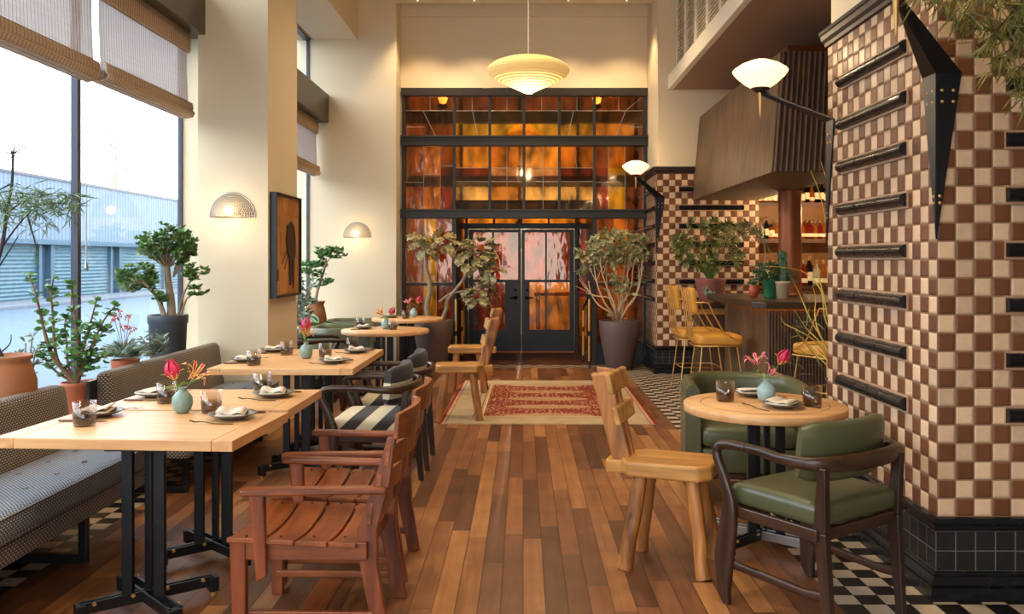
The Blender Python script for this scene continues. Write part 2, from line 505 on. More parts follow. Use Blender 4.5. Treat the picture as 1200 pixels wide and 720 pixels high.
M['checker'] = tilemat('black_white_floor_tile', .1058, srgb(196, 174, 146), srgb(22, 20, 19), srgb(70, 62, 54), .012, .38, 'Object', off=(-1.37, .02, 0), var=.3, bump=.15)

def planks():
    t = NT('oak_plank_floor')
    co = t.coord()
    s = t.n('SeparateXYZ', {0: co})
    xi = t.math('MULTIPLY', s.outputs[0], 1/.098)
    row = t.math('FLOOR', xi); fx = t.math('FRACT', xi)
    r1 = t.n('TexWhiteNoise', {'W': row}, noise_dimensions='1D').outputs['Value']
    yi = t.math('ADD', t.math('MULTIPLY', s.outputs[1], 1/1.25), t.math('MULTIPLY', r1, 7.3))
    cy = t.math('FLOOR', yi); fy = t.math('FRACT', yi)
    v = t.n('CombineXYZ', {0: row, 1: cy}).outputs[0]
    rn = t.n('TexWhiteNoise', {'Vector': v}, noise_dimensions='3D').outputs['Value']
    gv = t.n('CombineXYZ', {0: t.math('MULTIPLY', s.outputs[0], 24), 1: t.math('ADD', t.math('MULTIPLY', s.outputs[1], 1.6), t.math('MULTIPLY', rn, 31)), 2: t.math('MULTIPLY', rn, 9)}).outputs[0]
    g = t.noise(gv, 1.3, 5, .62)
    g2 = t.noise(co, 4.5, 4, .6)
    k = t.math('ADD', t.math('ADD', t.math('MULTIPLY', rn, .44), t.math('MULTIPLY', g, .42)), t.math('MULTIPLY', g2, .28))
    col = t.ramp(k, [(.26, srgb(62, 35, 19)), (.48, srgb(102, 61, 35)), (.66, srgb(134, 84, 48)), (.88, srgb(178, 122, 70))])
    ex = t.math('MINIMUM', fx, t.math('SUBTRACT', 1.0, fx))
    ey = t.math('MULTIPLY', t.math('MINIMUM', fy, t.math('SUBTRACT', 1.0, fy)), 12)
    e = t.math('MINIMUM', ex, ey)
    mk = t.n('MapRange', {'Value': e, 'From Min': .008, 'From Max': .028}, clamp=True).outputs[0]
    col = t.mix(mk, srgb(52, 30, 18), col)
    h = t.math('ADD', mk, t.math('MULTIPLY', g, .3))
    return t.done(t.bsdf(col, t.math('MULTIPLY_ADD', g, .2, .3), 0, t.bump(h, .25, .003), .45))
M['planks'] = planks()

def wicker(name, a, b, s=1.0, mid=None):
    t = NT(name)
    co = t.coord('UV')
    v = t.vmath('MULTIPLY', co, (1/(.034*s), 1/(.017*s), 0))
    sv = t.n('SeparateXYZ', {0: v})
    row = t.math('FLOOR', sv.outputs[1])
    u = t.math('ADD', sv.outputs[0], t.math('MULTIPLY', t.math('MODULO', t.math('ADD', row, 1000), 2), .5))
    fu = t.math('FRACT', u); fv = t.math('FRACT', sv.outputs[1])
    a1 = t.math('SINE', t.math('MULTIPLY', fu, PI)); b1 = t.math('SINE', t.math('MULTIPLY', fv, PI))
    h = t.math('MULTIPLY', a1, b1)
    m = t.math('GREATER_THAN', h, .52)
    n = t.noise(co, 14, 3)
    ca = t.mix(n, a, tuple(x*1.35 for x in a[:3])+(1,))
    col = t.mix(m, b, ca)
    return t.done(t.bsdf(col, .75, 0, t.bump(h, .5, .004), .25, sheen=.1))
M['wicker'] = wicker('woven_grey_brown_fabric', srgb(146, 130, 112), srgb(66, 56, 50), .7)
M['wickerseat'] = wicker('window_lit_woven_fabric', srgb(150, 150, 152), srgb(62, 62, 68), .6)  # same weave, bluish window light put into the seat colour

def stripe(back=False):
    t = NT('striped_cream_charcoal_fabric')
    co = t.coord(); s = t.n('SeparateXYZ', {0: co})
    p = t.math('ADD', s.outputs[0], s.outputs[2])
    if back: p = s.outputs[2]
    f = t.math('FRACT', t.math('ADD', t.math('MULTIPLY', p, 1/.2), 5.6 if back else 5.65))
    m = t.n('MapRange', {'Value': t.math('ABSOLUTE', t.math('SUBTRACT', f, .5)), 'From Min': .24, 'From Max': .26}, clamp=True).outputs[0]
    fine = t.math('SINE', t.math('MULTIPLY', p, 900))
    c1 = t.mix(t.math('MULTIPLY_ADD', fine, .12, .5), srgb(44, 38, 36), srgb(62, 55, 51))
    c2 = t.mix(t.math('MULTIPLY_ADD', fine, .12, .5), srgb(180, 164, 134), srgb(214, 200, 172))
    return t.done(t.bsdf(t.mix(m, c1, c2), .85, 0, t.bump(fine, .2, .002), .2, sheen=.1))
M['stripe'] = stripe()
M['stripeback'] = stripe(True)

def shade_mat(name, a, b, tr, scale, alpha=0.0):
    t = NT(name)
    co = t.coord('UV'); s = t.n('SeparateXYZ', {0: co})
    w = t.math('SINE', t.math('MULTIPLY', s.outputs[1], scale))
    w2 = t.math('SINE', t.math('MULTIPLY', t.math('ADD', s.outputs[0], t.math('MULTIPLY', t.noise(co, 4, 2), .02)), 170))
    n = t.noise(t.mapping(co, (3, 60, 1)), 1, 3)
    k = t.math('ADD', t.math('MULTIPLY', t.math('MULTIPLY_ADD', w, .5, .5), .4), t.math('MULTIPLY', n, .6))
    col = t.mix(k, a, b)
    col = t.mix(t.math('GREATER_THAN', w2, .86), col, tuple(x*.55 for x in a[:3])+(1,))
    d = t.n('BsdfDiffuse', {0: col, 'Normal': t.bump(w, .4, .004)}).outputs[0]
    x = t.n('BsdfTranslucent', {0: col}).outputs[0]
    sh = t.n('MixShader', {0: tr, 1: d, 2: x}).outputs[0]
    if alpha:
        tp = t.n('BsdfTransparent', {0: (1,1,1,1)}).outputs[0]
        sh = t.n('MixShader', {0: t.math('MULTIPLY', t.math('GREATER_THAN', w, .25), alpha), 1: sh, 2: tp}).outputs[0]
    return t.done(sh)
M['bamboo'] = shade_mat('bamboo_folded', srgb(198, 170, 144), srgb(230, 208, 184), .25, 520)
M['bamboolight'] = shade_mat('bamboo_light_weave', srgb(170, 150, 140), srgb(214, 200, 190), .6, 520, .35)

def rugmat():
    t = NT('faded_red_beige_rug')
    co = t.coord(); s = t.n('SeparateXYZ', {0: co})
    x, y = s.outputs[0], s.outputs[1]     # local metres, rug 2.0 x 2.85 centred
    ax = t.math('ABSOLUTE', x); ay = t.math('ABSOLUTE', y)
    nz = t.noise(co, 5, 4, .6); nf = t.noise(t.mapping(co, (14, 38, 1)), 1, 3, .7)
    beige = t.mix(nz, srgb(150, 122, 88), srgb(196, 170, 132))
    red = t.mix(t.noise(t.mapping(co, (3, 16, 1)), 1, 4, .65), srgb(92, 32, 20), srgb(156, 72, 48))
    # field motifs: rows of ovals
    ry = t.math('FRACT', t.math('ADD', t.math('MULTIPLY', y, 1/.5), 20.5))
    oval = t.math('ADD', t.math('POWER', t.math('MULTIPLY', t.math('ADD', x, -.02), 2.3), 2), t.math('POWER', t.math('MULTIPLY', t.math('SUBTRACT', ry, .5), 4.2), 2))
    wv = t.n('TexWave', {'Vector': co, 'Scale': 5.5, 'Distortion': 9, 'Detail': 2, 'Detail Scale': 2.2}).outputs['Fac']
    m1 = t.math('MULTIPLY', t.math('LESS_THAN', oval, 1.0), t.math('GREATER_THAN', nf, .42))
    m2 = t.math('GREATER_THAN', wv, .82)
    m2 = t.math('MULTIPLY', m2, t.math('GREATER_THAN', nz, .46))
    mot = t.math('MAXIMUM', m1, m2)
    field = t.mix(t.math('MULTIPLY', mot, .6), red, srgb(198, 160, 118))
    def band(v, a, b):
        return t.math('MULTIPLY', t.math('GREATER_THAN', v, a), t.math('LESS_THAN', v, b))
    # distance from the edges of the rug
    dx = t.math('SUBTRACT', .99, ax); dy = t.math('SUBTRACT', 1.42, ay)
    inf = t.math('MULTIPLY', t.math('GREATER_THAN', dx, .38), t.math('GREATER_THAN', dy, .38))
    col = t.mix(inf, beige, field)
    d = t.math('MINIMUM', t.math('SUBTRACT', dx, 0), dy)
    for (a, b, c) in ((.335, .345, srgb(112, 60, 40)), (.362, .38, srgb(200, 172, 130)), (.28, .29, srgb(104, 60, 42))):
        col = t.mix(band(d, a, b), col, c)
    col = t.mix(band(dx, .0, .022), col, srgb(150, 30, 26))
    col = t.mix(band(dx, .05, .058), col, srgb(150, 60, 44))
    # sparse border sprigs
    sp = t.math('MULTIPLY', t.math('GREATER_THAN', t.noise(t.mapping(co, (9, 9, 1)), 1.4, 3, .6), .66), band(d, .09, .25))
    col = t.mix(t.math('MULTIPLY', sp, .7), col, srgb(150, 84, 58))
    f = t.noise(co, 160, 2)
    return t.done(t.bsdf(col, .95, 0, t.bump(f, .5, .004), .1))
M['rug'] = rugmat()
M['fringe'] = plain('rug_fringe', srgb(206, 184, 150), .95)

def corrugated(name, c, sc, horiz=False, dark=.6):
    t = NT(name)
    s = t.n('SeparateXYZ', {0: t.coord('UV')})
    w = t.math('SINE', t.math('MULTIPLY', s.outputs[1 if horiz else 0], sc))
    n = t.noise(t.coord(), .8, 4)
    k = t.math('ADD', t.math('MULTIPLY', t.math('MULTIPLY_ADD', w, .5, .5), .6), t.math('MULTIPLY', n, .4))
    col = t.mix(k, tuple(x*dark for x in c[:3])+(1,), c)
    return t.done(t.bsdf(col, .55, .0, t.bump(w, .5, .03)))
M['corr'] = corrugated('pale_blue_corrugated_wall', srgb(92, 112, 130), 22)
M['shutter'] = corrugated('aqua_roller_shutter', srgb(62, 98, 112), 42, True)
M['bluewall'] = plain('blue_grey_facade', srgb(58, 82, 98), .7, vary=.1, scale=1)
M['bluedark'] = plain('dark_blue_door', srgb(40, 60, 76), .6)
M['backwall'] = plain('gold_back_room_wall', srgb(222, 200, 156), .8, vary=.15, scale=2)
M['backdark'] = plain('dark_back_room_beam', srgb(50, 34, 24), .6)
M['backshelf'] = plain('amber_bar_back', srgb(128, 84, 36), .5, vary=.3, scale=4)
M['straw'] = plain('straw_shade', srgb(216, 160, 84), .8, vary=.2, scale=30)
M['pattpot'] = None
def pattpot():
    t = NT('patterned_brown_pot')
    co = t.coord()
    v = t.n('TexVoronoi', {'Vector': co, 'Scale': 34}).outputs['Distance']
    w = t.math('GREATER_THAN', t.math('SINE', t.math('MULTIPLY', v, 26)), .1)
    col = t.mix(w, srgb(112, 52, 48), srgb(168, 112, 92))
    return t.done(t.bsdf(col, .5))
M['pattpot'] = pattpot()
# ------------------------------------------------------------------ camera, world
cam = bpy.data.cameras.new('camera'); cam.sensor_width = 36; cam.lens = FPX/1200*36
cam.shift_x = -(VX-600)/1200; cam.shift_y = -(360-VY)/1200
cam.clip_start = .05; cam.clip_end = 200
camo = bpy.data.objects.new('camera', cam); COL.objects.link(camo)
camo.location = (0, 0, EYE); camo.rotation_euler = (PI/2, 0, 0)
scene.camera = camo
vs = scene.view_settings
vs.view_transform = 'Standard'; vs.look = 'None'; vs.gamma = 1; vs.use_curve_mapping = False
vs.exposure = EXPOSURE = 0.0
w = bpy.data.worlds.new('world'); scene.world = w; w.use_nodes = True
bg = w.node_tree.nodes['Background']
tc = w.node_tree.nodes.new('ShaderNodeTexCoord'); sx = w.node_tree.nodes.new('ShaderNodeSeparateXYZ')
cr = w.node_tree.nodes.new('ShaderNodeValToRGB')
w.node_tree.links.new(tc.outputs['Generated'], sx.inputs[0]); w.node_tree.links.new(sx.outputs[2], cr.inputs[0])
cr.color_ramp.elements[0].color = (.95, .97, 1, 1); cr.color_ramp.elements[1].color = (.84, .92, 1, 1)
w.node_tree.links.new(cr.outputs[0], bg.inputs[0])
bg.inputs[1].default_value = WORLD = 7.4

ROOF = 5.4
XW = -2.98          # window plane
TXB = 1.37          # wood / tile border on the right
TXL = -2.33
YEND = 12.44
YBACK = -2.6
# ------------------------------------------------------------------ floor
mb = MB(); mb.box(TXL, TXB, YBACK, 12.08, -.1, 0)
fl = obj('floor', mb, M['planks']); struct(fl, 'oak plank floor of the dining aisle', 'floor')
mb = MB(); mb.box(TXB, 6.2, YBACK, YEND, -.1, 0); mb.box(-3.3, TXL, YBACK, YEND, -.1, 0); mb.box(TXL, TXB, 12.08, YEND, -.1, 0)
struct(obj('floor', mb, M['checker']), 'black and white checkered tile floor borders', 'floor')
mb = MB(); mb.box(-3.3, 6.2, YEND, 17.6, -.1, 0)
struct(obj('floor', mb, wood('dark_vestibule_floor', srgb(48, 26, 18), srgb(84, 46, 32), 'X', .4)), 'dark wood floor of the entrance vestibule', 'floor')
# ------------------------------------------------------------------ ceiling, beams
mb = MB(); mb.box(-3.2, 6.2, YBACK, 12.7, ROOF, ROOF+.12)
struct(obj('ceiling', mb, M['cream']), 'cream ceiling', 'ceiling')
mb = MB(); mb.box(-1.765, 1.93, 11.55, 12.1, 5.07, ROOF)
struct(obj('trim_1', mb, M['cream']), 'cream ceiling beam carrying the spotlights', 'beam')
mb = MB(); mb.box(-2.92, -2.30, 8.41, 12.1, 4.57, ROOF); mb.box(-2.92, -2.30, YBACK, 7.45, 4.57, ROOF)
struct(obj('trim_2', mb, M['cream']), 'cream soffit above the windows', 'soffit')
# ------------------------------------------------------------------ left wall: piers
def pier(name, y0, y1, xr, xl, label):
    mb = MB(); mb.box(xl, xr, y0, y1, 0, ROOF)
    return struct(obj(name, mb, M['cream']), label, 'wall')
pier('wall_left', 7.45, 8.41, -2.184, -2.783, 'cream pier with sconce and framed panel')
mb = MB(); mb.box(-2.995, -2.783, 7.6, 8.3, 0, ROOF)
struct(obj('wall_left_reveal', mb, M['cream']), 'pale window reveal beside the near pier', 'wall')
mb = MB(); mb.box(-3.15, -1.765, 12.1, 12.9, 0, ROOF)
struct(obj('wall_left_rear', mb, M['cream']), 'cream pier with sconce at the rear of the window wall', 'wall')
# low wall and ledge under the windows
mb = MB(); mb.box(-3.15, -2.95, YBACK, 7.6, 0, .5); mb.box(-3.15, -2.95, 8.3, 12.1, 0, .5)
struct(obj('wall_left_sill', mb, M['creamtrim']), 'low wall under the street windows', 'wall')
mb = MB(); mb.box(-2.95, -2.62, YBACK, 7.44, .44, .5); mb.box(-2.66, -2.62, YBACK, 7.44, 0, .44); mb.box(-2.95, -2.62, 8.42, 12.09, .44, .5); mb.box(-2.66, -2.62, 8.42, 12.09, 0, .44)
struct(obj('trim_3', mb, M['creamtrim'], bevel=.006), 'plant ledge running along the windows', 'ledge')
mb = MB(); mb.box(-3.15, -2.72, YBACK, 7.6, 3.43, 3.82); mb.box(-3.15, -2.70, 8.3, 12.1, 3.41, 3.80)
struct(obj('trim_4', mb, M['lintel'], bevel=.006), 'bronze steel lintel boxes over the windows', 'lintel')
mb = MB(); mb.box(-3.15, -2.95, YBACK, 12.9, 4.57, ROOF)
struct(obj('wall_left_top', mb, M['cream']), 'wall above the clerestory windows', 'wall')
# windows
def window(name, y0, y1, z0, z1, mulls, label):
    r = sroot(name, label, 'window')
    mb = MB(); t = .022
    mb.box(XW-.03, XW+.01, y0, y0+t, z0, z1); mb.box(XW-.03, XW+.01, y1-t, y1, z0, z1)
    mb.box(XW-.06, XW+.03, y0+t, y1-t, z0, z0+t); mb.box(XW-.06, XW+.03, y0+t, y1-t, z1-t, z1)
    obj('window_frame', mb, M['alu'], r, bevel=.004)
    for my in mulls:
        mb = MB(); mb.box(XW-.03, XW+.02, my-.022, my+.022, z0+t, z1-t); obj('mullion', mb, M['alu'], r, bevel=.004)
    mb = MB(); mb.box(XW-.012, XW-.006, y0+t, y1-t, z0+t, z1-t); obj('glass', mb, M['pane'], r)
    return r
window('window_1', YBACK+.02, 7.6, .5, 3.43, [-.2, 2.8, 5.81], 'large street window beside the banquette')
window('window_2', 8.3, 12.1, .5, 3.41, [10.2], 'street window behind the near pier')
window('window_3', YBACK+.02, 7.6, 3.82, 4.57, [-.2, 2.8, 5.81], 'clerestory window over the near lintel')
window('window_4', 8.3, 12.1, 3.80, 4.57, [9.3, 10.2, 11.2], 'clerestory window over the far lintel')
# ------------------------------------------------------------------ blinds
def blind(y0, y1, zt, label, zb=2.70):
    r = thing('woven_blind', label, 'blind', (0, (y0+y1)/2, zt), 0, 'woven window blinds')
    h = (y1-y0)/2; X = -2.86
    def strip(name, prof, mat, th=.006):
        mb = MB(); vs = []; m = len(prof)
        N = 14
        for i in range(N+1):
            y = -h + 2*h*i/N
            for (dx, z) in prof: vs.append((X+dx, y, z-zt))
        fs = [(i*m+k, (i+1)*m+k, (i+1)*m+k+1, i*m+k+1) for i in range(N) for k in range(m-1)]
        mb.add(vs, fs, True)
        return obj(name, mb, mat, r, solid=th)
    strip('valance', [(.03, zt), (.035, zt-.08), (.03, zt-.16), (.01, zt-.17)], M['bamboo'])
    strip('shade_cloth', [(0, zt-.02), (.0, zt-.3), (.012, zb+.14), (.01, zb+.05)], M['bamboolight'], .003)
    strip('folded_hem', [(.012, zb+.15), (.05, zb+.13), (.055, zb+.09), (.05, zb+.07), (.07, zb+.05), (.05, zb+.015), (-.03, zb), (-.06, zb+.03), (-.03, zb+.11)], M['bamboo'])
    return r
blind(5.86, 7.4, 3.43, 'woven bamboo blind over the pane next to the near pier')
blind(2.84, 5.77, 3.43, 'woven bamboo blind over the wide left pane nearest the viewer', 2.68)
blind(10.3, 12.02, 3.41, 'small woven bamboo blind seen between the two piers', 2.66)
mb = MB(); mb.tube([(-2.90, 5.775, 2.7), (-2.90, 5.775, 1.5)], .004, 6); mb.lathe([(.002, 0), (.016, -.05), (.012, -.07), (0, -.072)], (-2.90, 5.775, 1.5), 10)
tag(obj('blind_cord', mb, M['steel']), 'thin blind pull cord with tassel hanging beside the window mullion', 'cord')
# ------------------------------------------------------------------ rear wall above the glazed screen
mb = MB()
mb.box(-1.765, 2.2, 12.56, 12.75, 3.985, ROOF); mb.box(-1.765, -1.745, 12.56, 12.75, 0, 3.985); mb.box(1.785, 2.2, 12.56, 12.75, 0, 3.985)
struct(obj('wall_rear', mb, M['cream']), 'cream wall above the glazed screen', 'wall')
mb = MB(); mb.box(-1.765, 1.93, 12.48, 12.56, 5.0, 5.2)
struct(obj('trim_5', mb, M['cream'], bevel=.01), 'cream band on the rear wall', 'moulding')
# ------------------------------------------------------------------ right side structure
PX, PY, PE = 1.8375, 3.8625, 5.2497
TS = .0816
def uvquad(name, a, b, z0, z1, u0, u1, mat, parent=None, voff=0):
    me = bpy.data.meshes.new(name)
    me.from_pydata([(a[0], a[1], z0), (b[0], b[1], z0), (b[0], b[1], z1), (a[0], a[1], z1)], [], [(0,1,2,3)])
    uv = me.uv_layers.new(name='UVMap')
    for i, c in enumerate([(u0, z0-voff), (u1, z0-voff), (u1, z1-voff), (u0, z1-voff)]): uv.data[i].uv = c
    me.materials.append(mat)
    o = bpy.data.objects.new(name, me); return link(o, parent)
def moulding(mb, prof, path):
    """prof: (out, z) list; path: list of (x, y, nx, ny) corner points with mitred outward offset"""
    m = len(prof); vs = []
    for (x, y, nx, ny) in path:
        for (o, z) in prof: vs.append((x+nx*o, y+ny*o, z))
    fs = [(i*m+k, i*m+k+1, (i+1)*m+k+1, (i+1)*m+k) for i in range(len(path)-1) for k in range(m-1)]
    mb.add(vs, fs, False)
def tiled_pillar(name, x0, y0, x1, y1, ztop, label, bars_l, bars_f, zbars, u_side):
    r = sroot(name, label, 'wall')
    mb = MB(); mb.box(x0+.02, x1, y0+.02, y1-.003, 0, ROOF)
    obj('pillar_core', mb, M['cream'], r)
    # tiled skin: side face (towards -x) and front face
    z0 = .36
    w = u_side
    uvquad('tiled_side', (x0, y1), (x0, y0), z0, ztop, -w, 0, M['tile'], r, z0)
    uvquad('tiled_front', (x0, y0), (x1, y0), z0, ztop, 0, x1-x0, M['tile'], r, z0)
    mb = MB(); mb.box(x0, x0+.02, y1-.004, y1, z0, ztop); mb.box(x0, x1, y0, y1, ztop, ztop+.012)
    obj('tile_edge', mb, M['tantile'], r)
    # black tiles of the plinth
    q = .0872
    uvquad('plinth_tiles', (x0-.012, y1), (x0-.012, y0-.012), .125, .125+2*q, -(y1-y0+.012), 0, M['blacktile'], r, .125)
    uvquad('plinth_tiles', (x0-.012, y0-.012), (x1, y0-.012), .125, .125+2*q, 0, x1-x0, M['blacktile'], r, .125)
    path = [(x0, y1, -1, 0), (x0, y0, -1, -1), (x1, y0, 0, -1)]
    mb = MB()
    moulding(mb, [(.0, .36), (.022, .358), (.03, .35), (.03, .335), (.02, .325), (.016, .31), (.022, .303), (.012, .299)], path)
    obj('plinth_cap', mb, M['blackglaze'], r)
    mb = MB()
    moulding(mb, [(.012, .125), (.022, .122), (.026, .112), (.022, .10), (.036, .085), (.042, .07), (.034, .062), (.046, .055), (.048, .03), (.048, 0)], path)
    obj('plinth_base', mb, M['blackglaze'], r)
    mb = MB()
    moulding(mb, [(.0, ztop-.005), (.018, ztop), (.022, ztop+.02), (.04, ztop+.035), (.046, ztop+.06), (.055, ztop+.066), (.055, ztop+.085), (0, ztop+.09)], path)
    obj('top_moulding', mb, M['brownmould'], r)
    # glazed half-round bars
    def bar(p, d, nrm, z):
        o = thing.__class__  # noqa
        L = .8625
        mbk = MB()
        a = Vector(p) - Vector(nrm)*.0; b = a + Vector(d)*L
        e = Vector(nrm)*.008
        lo = [a, b, b+e, a+e]
        lo = [Vector((v.x, v.y, z-.042)) for v in lo]; hi = [Vector((v.x, v.y, z+.042)) for v in lo]
        mbk.hull8(lo, hi)
        back = obj('bar_backing', mbk, M['tantile'], r)
        for k in range(3):
            m2 = MB(); s0 = a + Vector(d)*(L*k/3+.004); s1 = a + Vector(d)*(L*(k+1)/3-.004)
            vs = []; N = 9
            for s_ in (s0, s1):
                for i in range(N):
                    t = PI*i/(N-1)
                    q_ = s_ + Vector(nrm)*(.008+.036*math.sin(t)); vs.append((q_.x, q_.y, z+.032*math.cos(t)))
            fs = [(i, i+1, N+i+1, N+i) for i in range(N-1)]
            m2.add(vs, fs, True); m2.add(vs[:N], [tuple(range(N-1, -1, -1))], False); m2.add(vs[N:], [tuple(range(N))], False)
            obj('bar_tile', m2, M['blackglaze'], back)
    for z in zbars:
        if bars_l is not None: bar((x0, bars_l, 0), (0, 1, 0), (-1, 0, 0), z)
        if bars_f is not None: bar((bars_f, y0, 0), (1, 0, 0), (0, -1, 0), z)
    return r
tiled_pillar('wall_right', PX, PY, 3.4, PE, 2.782, 'brown and cream checkered tile pillar at the right foreground', 4.15, 2.135, [1.545+.2447*k for k in range(-3, 5)], PE-PY)
tiled_pillar('wall_right_rear', 1.772, 11.53, 3.12, 12.56, 2.65, 'brown and cream checkered tile wall by the bar', 11.62, 2.06, [1.951+.2448*k for k in range(-4, 3)], 1.03)
mb = MB(); mb.box(3.4, 6.2, 3.95, 4.15, 0, ROOF); mb.box(6.1, 6.2, 4.1, 12.7, 0, ROOF)
struct(obj('wall_right_side', mb, M['cream']), 'side wall beyond the tiled pillar', 'wall')
mb = MB(); mb.box(3.12, 6.2, 12.2, 12.7, 0, ROOF)
struct(obj('wall_bar', mb, M['cream']), 'wall behind the bar', 'wall')
# mezzanine with louvred screens
mz = sroot('wall_mezzanine', 'mezzanine over the bar with cream fascia and louvred screens', 'mezzanine')
mb = MB(); mb.box(1.99, 6.1, 4.6, 11.53, 3.76, 3.92); obj('soffit_panel', mb, M['soffit'], mz)
mb = MB(); mb.box(1.92, 1.99, 4.6, 11.53, 3.76, 3.95); obj('fascia', mb, M['creamtrim'], mz, bevel=.006)
mb = MB(); mb.box(2.06, 2.10, 4.6, 11.53, 3.92, ROOF); obj('screen_backing', mb, M['creamtrim'], mz)
yy = 11.4
while yy > 5.4:
    y0 = yy-.62
    mb = MB(); f = .045
    mb.box(2.0, 2.05, y0, y0+f, 3.97, 5.36); mb.box(2.0, 2.05, yy-f, yy, 3.97, 5.36); mb.box(2.0, 2.05, y0+f, yy-f, 3.97, 4.05); mb.box(2.0, 2.05, y0+f, yy-f, 5.28, 5.36)
    pnl = obj('louvre_frame', mb, M['creamtrim'], mz, bevel=.003)
    mb = MB(); z = 4.08
    while z < 5.27:
        mb.add([(2.005, y0+f, z), (2.005, yy-f, z), (2.045, yy-f, z+.035), (2.045, y0+f, z+.035), (2.005, y0+f, z-.008), (2.005, yy-f, z-.008), (2.045, yy-f, z+.027), (2.045, y0+f, z+.027)],
               [(0,3,2,1), (4,5,6,7), (0,1,5,4), (2,3,7,6)], False)
        z += .045
    obj('louvre_slats', mb, M['creamtrim'], pnl)
    yy -= .64
# walls behind the camera
mb = MB()
mb.box(-3.15, -2.6, YBACK-.1, YBACK, 0, ROOF); mb.box(5.0, 6.2, YBACK-.1, YBACK, 0, ROOF); mb.box(-2.6, 1.4, YBACK-.1, YBACK, 0, .5); mb.box(-2.6, 1.4, YBACK-.1, YBACK, 2.6, ROOF); mb.box(1.4, 5.0, YBACK-.1, YBACK, 0, ROOF); mb.box(6.1, 6.2, YBACK, 4.1, 0, ROOF)
struct(obj('wall_front', mb, M['cream']), 'wall behind the viewer with a wide window opening', 'wall')

# ------------------------------------------------------------------ glazed screen
SY = 12.56
scr = sroot('window_5', 'tall black framed stained glass screen with entrance', 'window')
def bx(name, x0, x1, z0, z1, y0=SY-.05, y1=SY+.05, mat='frameblk', par=scr, bev=.006):
    mb = MB(); mb.box(x0, x1, y0, y1, z0, z1); return obj(name, mb, M[mat], par, bevel=bev)
L0, L1 = -1.742, 1.78
bx('frame_stile', L0, L0+.05, 0, 3.88); bx('frame_stile', L1-.05, L1, 0, 3.88)
bx('frame_head', L0-.01, L1+.01, 3.86, 3.975, SY-.08)
bx('frame_beam', L0-.01, L1+.01, 3.14, 3.27, SY-.1); bx('frame_ledge', L0-.01, L1+.01, 3.255, 3.285, SY-.13)
bx('frame_beam', L0-.01, L1+.01, 2.10, 2.215, SY-.1); bx('frame_ledge', L0-.01, L1+.01, 2.20, 2.23, SY-.13)
mx = [(x-VX)*SY/FPX for x in (532.5, 574, 614, 655.5, 696.5)]
for x in mx:
    bx('mullion', x-.021, x+.021, 3.285, 3.86, SY-.03, SY+.03)
    bx('mullion', x-.021, x+.021, 2.23, 3.14, SY-.03, SY+.03)
for x in (mx[0], mx[4]): bx('frame_post', x-.03, x+.03, 0, 2.10)
bx('bottom_panel', L0+.05, mx[0]-.03, 0, .30, SY-.02, SY+.02, 'doorblk'); bx('bottom_panel', mx[4]+.03, L1-.05, 0, .30, SY-.02, SY+.02, 'doorblk')
pm = MB(); ld = MB()
def cell(x0, x1, z0, z1, c, y=SY):
    pm.cur = c; pm.add([(x0, y, z0), (x1, y, z0), (x1, y, z1), (x0, y, z1)], [(0,1,2,3)], False)
def lead(x0, z0, x1, z1, y=SY-.006):
    ld.tube([(x0, y, z0), (x1, y, z1)], .005, 5)
edges = [L0+.05]+mx+[L1-.05]
zU = SY and (1.5+(305-130)*SY/FPX)
# upper row
for i in range(6):
    a, b = edges[i], edges[i+1]
    cell(a, b, zU, 3.86, BRN); cell(a, b, 3.285, zU, (BRN, GOLD, GOLD, GOLD, GOLD, AMB)[i])
    lead(a, zU, b, zU)
    lead((a+b)/2, zU, (a+b)/2, 3.86)
lead(edges[0]+.25, zU, edges[0]+.43, 3.285); lead(edges[1]+.26, zU, edges[1]+.34, 3.285); lead(edges[5]-.3, zU, edges[5]-.38, 3.285); lead(L1-.07, 3.85, L1-.30, zU); lead(L1-.30, zU, L1-.45, 3.285)
lead(edges[0], 3.42, edges[0]+.27, 3.42); lead(edges[5]+.52, 3.42, L1-.05, 3.42)
# middle row: three tiers
zA = 1.5+(305-197)*SY/FPX; zB = 1.5+(305-213)*SY/FPX
for i in range(6):
    a, b = edges[i], edges[i+1]
    if i in (0, 5):
        s = a+.26 if i == 0 else b-.26
        m_ = a+.50 if i == 0 else b-.50
        xs = sorted([a, s, m_, b]); cs = (BRN, ORG, PLM) if i == 0 else (PLM, GOLD, BRN)
        for j in range(3):
            c = cs[j]
            cell(xs[j], xs[j+1], zA, 3.14, ORG if j == 1 else BRN); cell(xs[j], xs[j+1], 2.23, zA, c)
            lead(xs[j+1], 2.23, xs[j+1], 3.14)
            zz = 2.62+.12*j
            lead(xs[j], zz, xs[j+1], zz)
    else:
        cell(a, b, zA, 3.14, (AMB, ORG, AMB, ORG)[i-1]); cell(a, b, zB, zA, PALE if i in (2, 3) else PLM); cell(a, b, 2.23, zB, (TAN, AMB, TAN, TAN)[i-1])
        lead(a, zA, b, zA); lead(a, zB, b, zB)
        if i in (2, 3): lead((a+b)/2+.02*(i-2), 2.23, (a+b)/2+.02*(i-2), 3.14)
        else: lead((a+b)/2, zA, (a+b)/2-.05, 3.14)
